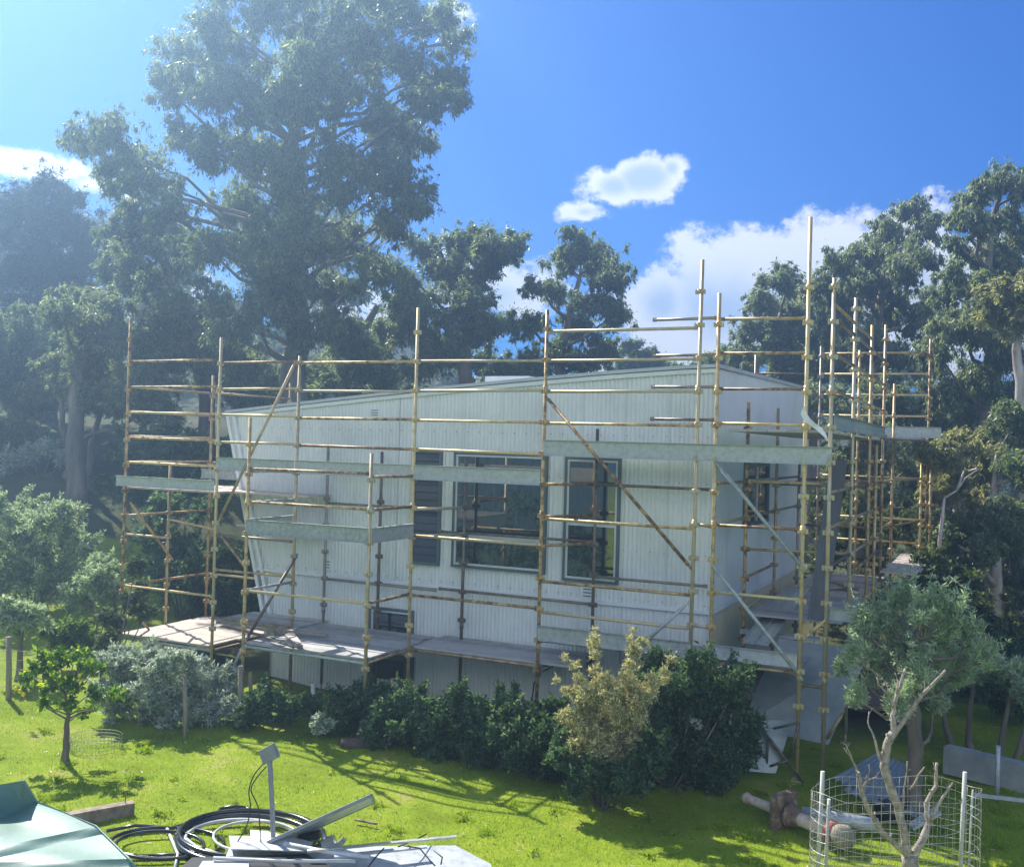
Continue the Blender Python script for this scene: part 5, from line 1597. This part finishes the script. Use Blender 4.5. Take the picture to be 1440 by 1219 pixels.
masks = []
for cl_ in [(1010, 440, 150, 118, 1), (1130, 410, 120, 105, 1), (1250, 400, 130, 108, 1), (930, 430, 70, 75, 1), (1380, 420, 110, 95, .9), (900, 520, 120, 50, 1),
                               (700, 415, 90, 60, .8), (905, 250, 70, 40, .95), (860, 262, 62, 36, .85), (822, 298, 50, 20, .85), (945, 236, 26, 28, .75),
                               (50, 232, 120, 20, .75), (150, 262, 60, 22, .6), (628, 12, 50, 32, .65), (640, 360, 40, 36, .7), (470, 430, 120, 60, .5), (170, 480, 200, 80, .5), 'B1', 'B2', 'B3', 'B4']:
    if isinstance(cl_, str):     # unseen clouds added behind the viewer as neutral fill light
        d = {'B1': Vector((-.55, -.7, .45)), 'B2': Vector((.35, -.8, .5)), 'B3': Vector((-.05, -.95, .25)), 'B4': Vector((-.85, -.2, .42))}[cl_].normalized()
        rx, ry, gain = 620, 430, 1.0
    else:
        px, py, rx, ry, gain = cl_
        d = ray(px, py)
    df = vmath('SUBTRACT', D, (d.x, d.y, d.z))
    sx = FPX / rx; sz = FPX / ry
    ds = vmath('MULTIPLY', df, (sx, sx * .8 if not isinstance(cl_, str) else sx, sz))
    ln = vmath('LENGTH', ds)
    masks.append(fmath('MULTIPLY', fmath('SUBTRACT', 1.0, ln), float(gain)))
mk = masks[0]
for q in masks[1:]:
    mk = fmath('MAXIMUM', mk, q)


def wnoise(scale, detail, rough, stretch=(1, 1, 1)):
    mp = nd(nt, 'ShaderNodeMapping'); mp.inputs['Scale'].default_value = stretch
    nt.links.new(D, mp.inputs['Vector'])
    n = nd(nt, 'ShaderNodeTexNoise'); n.inputs['Scale'].default_value = scale; n.inputs['Detail'].default_value = detail; n.inputs['Roughness'].default_value = rough
    nt.links.new(mp.outputs[0], n.inputs['Vector'])
    return n.outputs['Fac']


n1 = wnoise(10, 12, .64, (1, 1, 1.3))
n2 = wnoise(30, 8, .68, (1, 1, 1.2))
f = fmath('ADD', mk, fmath('MULTIPLY', fmath('SUBTRACT', n1, .5), 2.0))
f = fmath('ADD', f, fmath('MULTIPLY', fmath('SUBTRACT', n2, .5), 1.3))
mr = nd(nt, 'ShaderNodeMapRange', interpolation_type='SMOOTHSTEP')
nt.links.new(f, mr.inputs[0]); mr.inputs[1].default_value = .0; mr.inputs[2].default_value = .36
# cloud colour: bright rim, grey blue belly
n3 = wnoise(6, 5, .55)
depth = nd(nt, 'ShaderNodeMapRange', interpolation_type='SMOOTHSTEP')
nt.links.new(fmath('ADD', mk, fmath('MULTIPLY', fmath('SUBTRACT', n3, .5), 1.4)), depth.inputs[0]); depth.inputs[1].default_value = .40; depth.inputs[2].default_value = .85
cc = nd(nt, 'ShaderNodeMix', data_type='RGBA')
nt.links.new(depth.outputs[0], cc.inputs[0]); cc.inputs[6].default_value = (5.6, 5.8, 6.1, 1); cc.inputs[7].default_value = (3.0, 3.8, 5.1, 1)
# unseen clouds opposite the sun are brightened as added fill for the shaded front
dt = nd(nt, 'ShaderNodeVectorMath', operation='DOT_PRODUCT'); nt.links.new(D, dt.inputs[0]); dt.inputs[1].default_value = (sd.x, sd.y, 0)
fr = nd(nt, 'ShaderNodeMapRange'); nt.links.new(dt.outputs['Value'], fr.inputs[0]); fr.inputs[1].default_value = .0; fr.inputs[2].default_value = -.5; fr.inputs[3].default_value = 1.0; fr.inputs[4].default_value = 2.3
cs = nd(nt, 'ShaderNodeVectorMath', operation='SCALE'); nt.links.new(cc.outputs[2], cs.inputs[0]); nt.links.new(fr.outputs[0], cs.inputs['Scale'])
mx = nd(nt, 'ShaderNodeMix', data_type='RGBA')
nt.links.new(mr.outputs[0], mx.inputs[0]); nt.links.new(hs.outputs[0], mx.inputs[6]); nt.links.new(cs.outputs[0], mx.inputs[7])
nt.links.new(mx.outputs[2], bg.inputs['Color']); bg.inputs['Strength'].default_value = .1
nt.links.new(bg.outputs[0], out.inputs['Surface'])

# ------------------------------------------------------------------ render
S.view_settings.view_transform = 'Standard'
try: S.view_settings.look = 'None'
except Exception: pass
S.view_settings.exposure = 1.08
S.view_settings.gamma = 1
S.render.engine = 'CYCLES'
cy = S.cycles
cy.max_bounces = 7; cy.diffuse_bounces = 3; cy.glossy_bounces = 3; cy.transmission_bounces = 4; cy.transparent_max_bounces = 8; cy.volume_bounces = 0
cy.use_denoising = True
cy.use_adaptive_sampling = True
